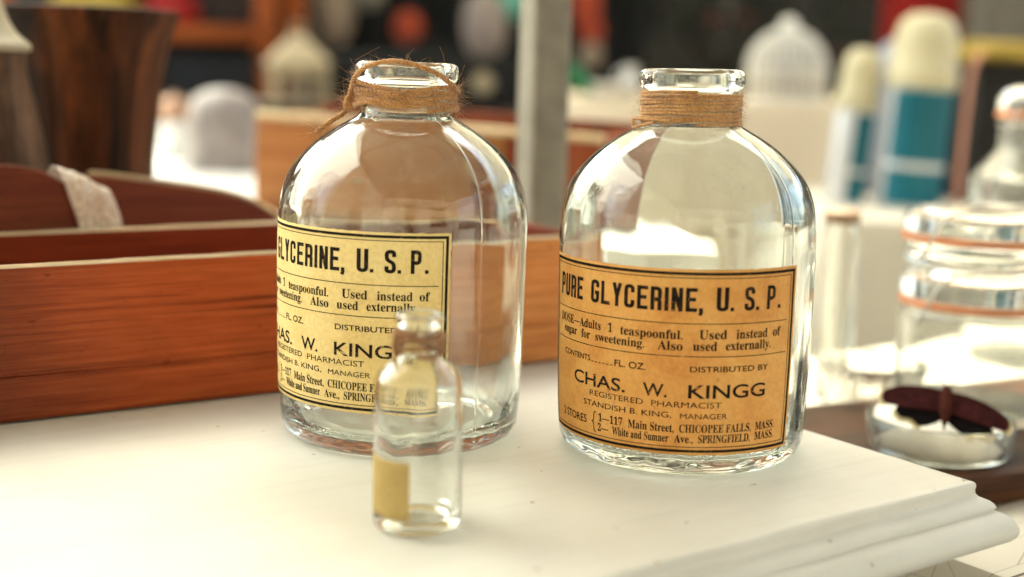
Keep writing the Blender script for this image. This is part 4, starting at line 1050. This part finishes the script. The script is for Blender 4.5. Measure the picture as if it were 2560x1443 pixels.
# ------------------------------------------------------------------ beige cloth table with cage and porcelain
CZ = at(1700, 254, 2.6).z; CY = 2.6
xa = at(1415, 300, CY).x; xb = at(2250, 300, CY).x
bt = thing('cloth_table', 'table covered to the ground in beige cloth behind the right bottle', 'table', ((xa + xb) / 2, CY, GZ))
def cloth_cover(wd, dp, ht, mat, parent, seed):
    v = []; f = []; n = 200
    per = []
    hw, hd = wd / 2, dp / 2
    corners = [(-hw, 0), (hw, 0), (hw, dp), (-hw, dp)]
    for k in range(4):
        a, b = V(corners[k]), V(corners[(k + 1) % 4]); nn = int(n * (b - a).length / (2 * (wd + dp)))
        for i in range(nn): per.append(a.lerp(b, i / nn))
    rows = []
    for j, s in enumerate((0, 0.006, 0.02, 0.06, 0.2, 0.5, 0.8, 1.0)):
        row = []
        for i, p in enumerate(per):
            c0 = V((0, hd)); d = (p - c0).normalized(); w = s * 0.035 * (1 + sin(i * 0.55 + 1.5 * noise.noise(V((i * 0.1, seed, 0))))) + (0.002 if s > 0 else 0)
            row.append(len(v)); q = p + d * w; v.append((q.x, q.y, ht * (1 - s) + 0.003))
        rows.append(row)
    L = len(per)
    for a, b in zip(rows, rows[1:]):
        for i in range(L): f.append((a[i], b[i], b[(i + 1) % L], a[(i + 1) % L]))
    f.append(tuple(rows[0]))
    return autosmooth(mesh_obj('cloth', v, f, mat, parent), 60)
cloth_cover(xb - xa, 0.7, CZ - GZ, M_beige, bt, 1)
# bird cage
c = at(1962, 262, 2.74); c.z = CZ + 0.0035
cg = thing('bird_cage', 'white domed bird cage on the beige cloth table', 'bird cage', c)
cg.scale = (0.90, 0.90, 0.90)
cr_ = 0.088; ch_ = 0.075
lathe('base', [(0, 0), (cr_ + 0.004, 0), (cr_ + 0.005, 0.010), (cr_ - 0.002, 0.012), (0, 0.012)], M_cage, cg, 48)
def dome_prof(s=1.0): return [(cr_ * s, 0.0125), (cr_ * s, ch_)] + [(cr_ * s * cos(t) ** 1.12, ch_ + 0.088 * sin(t)) for t in hseg(0.1, 1.40, 10)]
bars = MB()
for k in range(26):
    a = 2 * pi * k / 26; bars.add(tube_data([V((r * sin(a), -r * cos(a), z)) for r, z in dome_prof()], 0.0030, 6))
for z, r in ((0.05, cr_), (ch_, cr_), (ch_ + 0.046, cr_ * 0.80)):
    bars.add(tube_data([V((r * sin(a), -r * cos(a), z)) for a in hseg(0, 2 * pi, 48)[:-1]], 0.0035, 6, True))
bars.build('wire_bars', M_cage, cg)
lathe('lining', [(r, z) for r, z in dome_prof(0.90)] + [(0, ch_ + 0.076)], M_lining, cg, 48, wob=lambda j, a, r, z: 0.006 * noise.noise(V((sin(a) * 2.5, cos(a) * 2.5, z * 25))) * min(1, r / 0.03))
lathe('finial', [(0, ch_ + 0.080), (0.024, ch_ + 0.082), (0.020, ch_ + 0.090), (0.020, ch_ + 0.098), (0.017, ch_ + 0.106), (0.006, ch_ + 0.112), (0, ch_ + 0.113)], M_cage, cg, 24)
# porcelain
c = at(1575, 236, 2.72); c.z = CZ + 0.0035
pj = thing('porcelain_jug', 'small off-white porcelain jug left of the right bottle neck', 'jug', c)
lathe('body', [(0, 0), (0.016, 0), (0.017, 0.004), (0.024, 0.018), (0.023, 0.03), (0.013, 0.045), (0.012, 0.055), (0.016, 0.064), (0.014, 0.064), (0.010, 0.054), (0, 0.05)], M_whitecloth, pj, 32)
mbx = MB(); mbx.add(tube_data(crom([V((-0.012, 0, 0.054)), V((-0.026, 0, 0.052)), V((-0.031, 0, 0.036)), V((-0.022, 0, 0.022))], 5), 0.003, 6)); mbx.build('handle', M_whitecloth, pj)
c = at(1515, 238, 2.70); c.z = CZ + 0.0035
pdh = lathe('porcelain_dish', [(0, 0.004), (0.030, 0.0), (0.034, 0.004), (0.050, 0.026), (0.049, 0.028), (0.032, 0.009), (0, 0.008)], M_whitecloth, None, 40, loc=c)
tag(pdh, 'shallow white porcelain dish beside the small jug', 'dish')
c = at(1437, 236, 2.68); c.z = CZ + 0.0035
gb = thing('green_bottle', 'dark green bottle leaning beside the grey post', 'bottle', c + V((0.030, 0, 0.008)), (0, radians(-38), 0))
lathe('body', [(0, 0), (0.013, 0), (0.015, 0.004), (0.015, 0.045), (0.012, 0.056), (0.006, 0.064), (0.0058, 0.088), (0.0072, 0.09), (0.007, 0.095), (0, 0.095)], M_greenglass, gb, 24)

# ------------------------------------------------------------------ dark hedge with red flowers
M_flower = plain('dark_red_flower', (0.096, 0.0096, 0.0072), 0.7, 0.2, 20)
hd = thing('flowering_hedge', 'dark green hedge dotted with red flowers', 'hedge', (at(1830, 100, 4.6).x, 4.9, GZ))
R_ = random.Random(3); lv = MB(); hw = 0.62
for i in range(9000):
    p = V((R_.uniform(-hw, hw), R_.uniform(-0.25, 0.3), R_.uniform(0.0, 1.7)))
    k = 1 - 0.35 * max(0, p.z - 1.25); 
    if abs(p.x) > hw * (0.92 + 0.1 * noise.noise(V((p.z * 4, 1, 2)))): continue
    if p.y > -0.1 and R_.random() < 0.6: p.y = -0.25 + 0.05 * R_.random() + 0.05 * noise.noise(p * 5)
    s = R_.uniform(0.012, 0.026); d = V((R_.gauss(0, 1), R_.gauss(0, 1), R_.gauss(0, 1))).normalized(); e = d.orthogonal().normalized() * s * 0.5; d = d * s
    lv.add(([p - d, p + e, p + d, p - e], [(0, 1, 2, 3)]))
lv.build('foliage', M_leaf, hd, smooth=False)
core = MB(); core.add(tube_data([V((0, 0.05, 0)), V((0, 0.05, 0.8)), V((0.05, 0.05, 1.3))], 0.02, 8))
for k in range(14):
    a = k * 0.45 - 3; core.add(tube_data([V((0, 0.05, 0.3 + 0.06 * k)), V((0.25 * cos(a), 0.03, 0.5 + 0.06 * k)), V((0.5 * cos(a), 0.0, 0.75 + 0.05 * k))], 0.008, 5, rfun=lambda t: 1 - 0.7 * t))
core.build('stem', M_shelfback, hd)
for (px, py, r) in ((1780, 50, 0.026), (1862, 46, 0.024), (2092, 132, 0.022), (1640, 120, 0.003), (1990, 30, 0.014)):
    p = at(px, py, 4.6); q = MB()
    for k in range(9):
        a = k * 2.4; rr = r * 0.55 * sqrt(k / 9)
        bmv = V((p.x - hd.location.x + rr * cos(a), -0.29 - 0.006 * k, p.z - GZ + rr * sin(a)))
        q.add(lathe_data([(0, -r * 0.3), (r * 0.45, -r * 0.1), (r * 0.5, r * 0.1), (0, r * 0.28)], 8)) ; n0 = len(q.v) - 18
        q.v[-18:] = [tuple(V(x) + bmv) for x in q.v[-18:]]
    q.build('flower', M_flower, hd)

drape('red_banner', 'deep red banner hanging behind the thermos flasks', 'banner', at(2205, 50, 4.2).x, at(2410, 50, 4.2).x, 4.2, GZ + 0.3, 0.75, M_red, 2, 0.012, 4)
drape('grey_curtain', 'grey brown curtain at the far right edge', 'curtain', at(2405, 50, 4.15).x, at(2700, 50, 4.15).x, 4.13, GZ + 0.002, 0.8, M_greycloth, 5, 0.03, 6)
rail = thing('curtain_rail', 'dark rail carrying the red banner and grey curtain', 'rail', (1.55, 4.17, GZ))
mbx = MB(); mbx.add(tube_data([V((-0.65, 0, 0.795 - GZ)), V((0.65, 0, 0.795 - GZ))], 0.012, 8)); mbx.build('bar', M_black, rail)
for x in (-0.64, 0.64): mbx = MB(); mbx.add(tube_data([V((x, 0.0, 0)), V((x, 0, 0.783 - GZ))], 0.010, 8)); mbx.build('upright', M_black, rail)

# ------------------------------------------------------------------ white cloth stand with flasks, crate, lamp rod
FY = 1.95; FZ = at(2200, 522, 2.05).z
x0 = at(2085, 560, 1.88).x; x1 = x0 + 0.75
st = thing('display_stand', 'white cloth covered stand carrying the thermos flasks', 'stand', ((x0 + x1) / 2, 1.84, GZ))
cloth_cover(x1 - x0, 0.55, FZ - GZ, M_standcloth, st, 5)
def flask(px_base, py_base, Y, h, r, label, lean, cap_frac, panel, rotz=0.0):
    c = at(px_base, py_base, Y); c.z = FZ + 0.0035
    t = thing('thermos_flask', label, 'flask', c, (0, radians(lean), rotz), 'teal thermos flasks')
    hb = h * (1 - cap_frac)
    lathe('body', [(0, 0), (r * 0.96, 0), (r, 0.004), (r, hb - 0.004), (r * 0.98, hb), (0, hb)], M_silver, t, 48)
    # teal wrap leaves a pale seam on the left and a rounded lower corner
    a0, a1 = panel; xs = hseg(a0, a1, 40); v = []; f = []; n = len(xs)
    zs = hseg(0.005, hb - 0.003, 40)
    for z in zs:
        for a in xs:
            k = (a - a0) / (a1 - a0); zz = z
            lo = 0.005 + 0.05 * max(0, (k - 0.80) / 0.20) ** 2
            zz = max(z, lo); v.append(pc(a, r + 0.0008, zz))
    for j in range(len(zs) - 1):
        for i in range(n - 1): f.append((j * n + i, j * n + i + 1, (j + 1) * n + i + 1, (j + 1) * n + i))
    o = mesh_obj('teal_wrap', v, f, M_teal, t)
    lathe('metal_band', [(r + 0.0005, hb * 0.330), (r + 0.002, hb * 0.334), (r + 0.002, hb * 0.384), (r + 0.0005, hb * 0.388)], M_silver, t, 48)
    ch = h * cap_frac; R2 = r * 1.10
    lathe('cap', [(0, hb + 0.0006), (R2 * 0.98, hb + 0.0006), (R2, hb + 0.006), (R2 * 0.97, hb + ch * 0.26), (R2 * 0.90, hb + ch * 0.30), (R2 * 0.88, hb + ch * 0.5), (R2 * 0.83, hb + ch * 0.72), (R2 * 0.70, hb + ch * 0.88), (R2 * 0.45, hb + ch * 0.97), (0, hb + ch)], M_cream, t, 48)
flask(2264, 519, 2.05, 0.298, 0.050, 'larger teal thermos flask with tall cream cap', 3.0, 0.385, (-62, 88))
flask(2106, 520, 2.08, 0.244, 0.031, 'smaller teal thermos flask with cream cap, partly behind the larger', 4.5, 0.40, (-12, 62))
heap('cloth_bundle', 'white and pale blue cloth bundle behind the flasks', 'cloth', (at(2275, 200, 2.32).x, 2.29, FZ + 0.0035), 0.115, 0.055, 0.17, M_bluecloth, 9)
c = at(2436, 400, 2.22)
cr = thing('black_crate', 'black crate under a yellow cloth right of the flasks', 'crate', (at(2520, 400, 2.15).x, 2.17, FZ + 0.0035))
box('body', (0, 0, 0.105), (0.155, 0.16, 0.208), M_black, cr, 0.004); box('lid', (0, 0, 0.216), (0.165, 0.17, 0.012), M_black, cr, 0.003)
heap('yellow_cloth', 'folded mustard yellow cloth on the black crate', 'cloth', (at(2500, 180, 2.15).x, 2.17, FZ + 0.0035 + 0.2225), 0.082, 0.07, 0.026, M_yellow, 2)
c = at(2392, 480, 2.0); c.z = FZ + 0.0035
lr = thing('copper_stand', 'slim copper stand beside the larger thermos flask', 'stand', c)
lathe('foot', [(0, 0), (0.022, 0), (0.022, 0.004), (0.006, 0.008), (0, 0.008)], M_copper, lr, 24)
mbx = MB(); mbx.add(tube_data(crom([V((0, 0, 0.008)), V((0.002, 0, 0.10)), V((0.006, 0, 0.19)), V((0.012, 0, 0.225)), V((0.024, 0, 0.235))], 6), 0.0045, 8)); mbx.build('rod', M_copper, lr)

# ------------------------------------------------------------------ things on the plank table
bo_ = thing('wooden_board', 'dark walnut board on the plank table under the clip-top jars', 'board', on(2352, 1120, PT) * 1.0, (0, 0, radians(24)))
bpos = V((0.368, 0.992, PT)); bo_.location = bpos
box('slab', (0, 0, 0.011), (0.40, 0.205, 0.0215), M_board, bo_, 0.003)
BT = PT + 0.0225
# moth dish
c = on(2345, 1124, BT); dish = thing('glass_dish', 'round glass dish lined with white wadding holding a dark moth', 'dish', c)
dr = 0.050
lathe('glass_body', [(0, 0.0006)] + [(dr - 0.003, 0.0004), (dr, 0.003), (dr + 0.001, 0.012), (dr + 0.0015, 0.024), (dr + 0.0005, 0.0255), (dr - 0.0004, 0.0245), (dr - 0.0012, 0.010), (dr - 0.0042, 0.0035), (0, 0.003)], M_jarglass, dish, 72, sharp=60)
def wwob(j, a, r, z): return 0.0008 * (noise.noise(V((sin(a) * 3, cos(a) * 3, z * 90))) - 0.7)
lathe('wadding', [(0, 0.0036), (dr - 0.0062, 0.0038), (dr - 0.0028, 0.0080), (dr - 0.0020, 0.0165), (dr - 0.004, 0.0205), (dr - 0.012, 0.0215), (0.02, 0.0215), (0, 0.0215)], M_wad, dish, 64, wob=wwob)
for v_ in dish.children[1].data.vertices:
    if v_.co.z > 0.019: v_.co.z += max(0, 0.0030 + 0.26 * v_.co.y) * min(1, max(0, (0.049 - v_.co.xy.length) / 0.006))
mc = c + V((-0.006, -0.024, 0.0362))
moth = thing('moth', 'dark maroon moth with spread wings lying in the glass dish', 'moth', mc, (radians(34), radians(10), radians(-12)))
M_fore = plain('maroon_wing', (0.030, 0.0065, 0.0065), 0.9, 0.45, 160, spec=0.05); M_hind = plain('black_wing', (0.0055, 0.004, 0.0045), 0.9, 0.3, 120, spec=0.03); M_fringe = plain('pale_wing_fringe', (0.50, 0.42, 0.25), 0.8, 0.1, 60)
def wing(name, outline, z, mat, sgn, bend=0.10):
    pts = [(p.x, p.y) for p in crom([V(q) for q in outline] + [V(outline[0])], 6)][:-1]
    bm = bmesh.new(); vs3 = [bm.verts.new((sgn * x, y, z + bend * x * x * 3)) for x, y in pts]
    f = bm.faces.new(vs3); bmesh.ops.triangulate(bm, faces=[f]); bmesh.ops.subdivide_edges(bm, edges=bm.edges[:], cuts=1)
    r = bmesh.ops.solidify(bm, geom=bm.faces[:], thickness=0.0005)
    bmesh.ops.recalc_face_normals(bm, faces=bm.faces)
    return bm_obj(name, bm, mat, moth, 0)
moth.scale = (1.02, 1.22, 1.0)
fore = [(0.001, 0.011), (0.012, 0.0115), (0.026, 0.0090), (0.037, 0.0040), (0.0425, -0.0015), (0.0405, -0.0085), (0.030, -0.0085), (0.014, -0.0065), (0.001, -0.003)]
hind = [(0.001, 0.001), (0.014, -0.001), (0.027, -0.0050), (0.0325, -0.0100), (0.0290, -0.0150), (0.0215, -0.0150), (0.0160, -0.0185), (0.0090, -0.0160), (0.001, -0.009)]
for s_ in (-1, 1):
    wing('forewing', fore, 0.0032, M_fore, s_); wing('hindwing', hind, 0.0018, M_hind, s_)
    wing('wing_fringe', [(x * 1.05, y * 1.12 - 0.0012) for x, y in fore[3:6]] + [(0.036, -0.007), (0.037, -0.002)], 0.0024, M_fringe, s_)
    wing('wing_fringe', [(x * 1.04, y * 1.12 - 0.001) for x, y in hind[2:7]] + [(0.014, -0.013)], 0.0008, M_fringe, s_)
    mbx = MB(); mbx.add(tube_data(crom([V((s_ * 0.001, 0.013, 0.005)), V((s_ * 0.006, 0.019, 0.007)), V((s_ * 0.013, 0.022, 0.006))], 5), 0.0003, 5)); mbx.build('antenna', M_hind, moth)
bd_ = MB(); bd_.add(tube_data([V((0, y, 0.004)) for y in hseg(0.0145, -0.019, 16)], 0.0048, 12, rfun=lambda t: max(0.15, sin(min(1, t * 1.0 + 0.06) * pi) ** 0.5 * (1.1 - 0.45 * t)))); bd_.build('body', plain('moth_fur', (0.050, 0.014, 0.010), 0.95, 0.4, 300, bmp=0.5, spec=0.05), moth)

def clip_jar(name, label, c, r, hb_, neck, hl, wire=True, shoulder=0.0):
    """glass jar, orange rubber seal, domed glass lid, wire clip"""
    t = thing(name, label, 'jar', c, group='clip-top glass jars')
    if shoulder:
        o = [(r - 0.006, 0.0006), (r - 0.001, 0.003), (r, 0.010), (r, hb_ - shoulder), (r - 0.004, hb_ - shoulder * 0.78), (neck + 0.004, hb_ - shoulder * 0.5), (neck, hb_ - 0.028), (neck, hb_)]
    else:
        o = [(r - 0.006, 0.0006), (r - 0.001, 0.003), (r, 0.010), (r, hb_ - 0.012), (r - 0.002, hb_ - 0.006), (neck, hb_ - 0.003), (neck, hb_)]
    oo = [tuple(p) for p in crom(o, 4)]
    i = [tuple((max(p[0] - 0.003, 0.004), p[1])) for p in reversed(oo) if p[1] > 0.012]
    lathe('glass_body', [(0, 0.002)] + oo + i + [(r - 0.008, 0.007), (0, 0.0065)], M_jarglass, t, 72, sharp=70)
    lathe('rubber_seal', [(neck - 0.004, hb_ + 0.0002), (neck + 0.0035, hb_ + 0.0002), (neck + 0.004, hb_ + 0.003), (neck + 0.0035, hb_ + 0.006), (neck - 0.004, hb_ + 0.006)], M_rubber, t, 64)
    z = hb_ + 0.0064
    lid = [(0, z + 0.001), (neck - 0.004, z), (neck + 0.002, z), (neck + 0.003, z + 0.003), (neck + 0.002, z + hl * 0.55), (neck - 0.004, z + hl * 0.85), (neck * 0.6, z + hl), (0, z + hl), ]
    lathe('lid', [tuple(p) for p in crom(lid, 3)], M_jarglass, t, 64, sharp=70)
    if wire:
        w = MB()
        w.add(tube_data([V(((neck + 0.0015) * sin(a), -(neck + 0.0015) * cos(a), hb_ - 0.006)) for a in hseg(0, 2 * pi, 48)[:-1]], 0.0011, 6, True))
        w.add(tube_data(crom([pc(-60, neck + 0.0015, hb_ - 0.006), pc(-60, neck + 0.009, hb_ - 0.012), pc(-52, neck + 0.010, hb_ + 0.004), pc(-46, neck + 0.004, z + hl * 0.7), pc(-30, neck - 0.01, z + hl + 0.001), pc(0, neck - 0.012, z + hl + 0.002), pc(30, neck - 0.01, z + hl + 0.001), pc(46, neck + 0.005, z + hl * 0.6)], 5), 0.0011, 6))
        w.build('wire_clip', M_steel, t)
    return t, z + hl
jc = V((0.372, 1.035, BT))
t, top = clip_jar('clip_jar', 'wide clip-top glass jar with orange seal on the walnut board, under another', jc, 0.062, 0.088, 0.059, 0.022)
t, top2 = clip_jar('clip_jar', 'shallow clip-top glass jar with orange seal stacked on the wide jar', jc + V((0, 0, top + 0.0025)), 0.062, 0.020, 0.060, 0.020)
jc2 = at(2580, 600, 1.33); jc2.z = PT
clip_jar('clip_jar', 'tall shouldered clip-top glass jar at the right edge behind the stacked jars', jc2 + V((0, 0, 0.0006)), 0.064, 0.250, 0.040, 0.024, True, 0.075)

# pressed glass bowl with ribs, slim jar with brown lid
c = on(2140, 1060, PT); c = V((0.262, 0.985, PT + 0.0005))
def ribs(j, a, r, z): return 0.0016 * cos(a * 22) * min(1, r / 0.03) if r > 0.015 else 0
gbw = lathe('glass_bowl', [(0, 0.002), (0.020, 0.0005), (0.026, 0.003), (0.033, 0.014), (0.040, 0.034), (0.045, 0.050), (0.044, 0.052), (0.041, 0.050), (0.036, 0.034), (0.028, 0.014), (0.020, 0.007), (0, 0.006)], M_bowl, None, 132, wob=ribs, loc=c, sharp=70)
gbw.location = on(2168, 1052, PT + 0.0005)
tag(gbw, 'ribbed clear glass bowl between right bottle and moth dish', 'bowl')
c = at(2090, 800, 1.16); c.z = PT + 0.0005
sj = thing('slim_jar', 'slim clear glass jar with brown lid right of the orange label', 'jar', c)
hgt = at(2090, 560, 1.16).z - PT
lathe('glass_body', [(0, 0.001), (0.014, 0.0005), (0.0165, 0.003), (0.0165, hgt - 0.012), (0.013, hgt), (0.011, hgt), (0.0148, hgt - 0.013), (0.0148, 0.006), (0, 0.005)], M_jarglass, sj, 48, sharp=60)
lathe('lid', [(0, hgt + 0.0005), (0.0150, hgt + 0.0005), (0.0155, hgt + 0.002), (0.0155, hgt + 0.010), (0.013, hgt + 0.012), (0, hgt + 0.012)], M_lid, sj, 32)
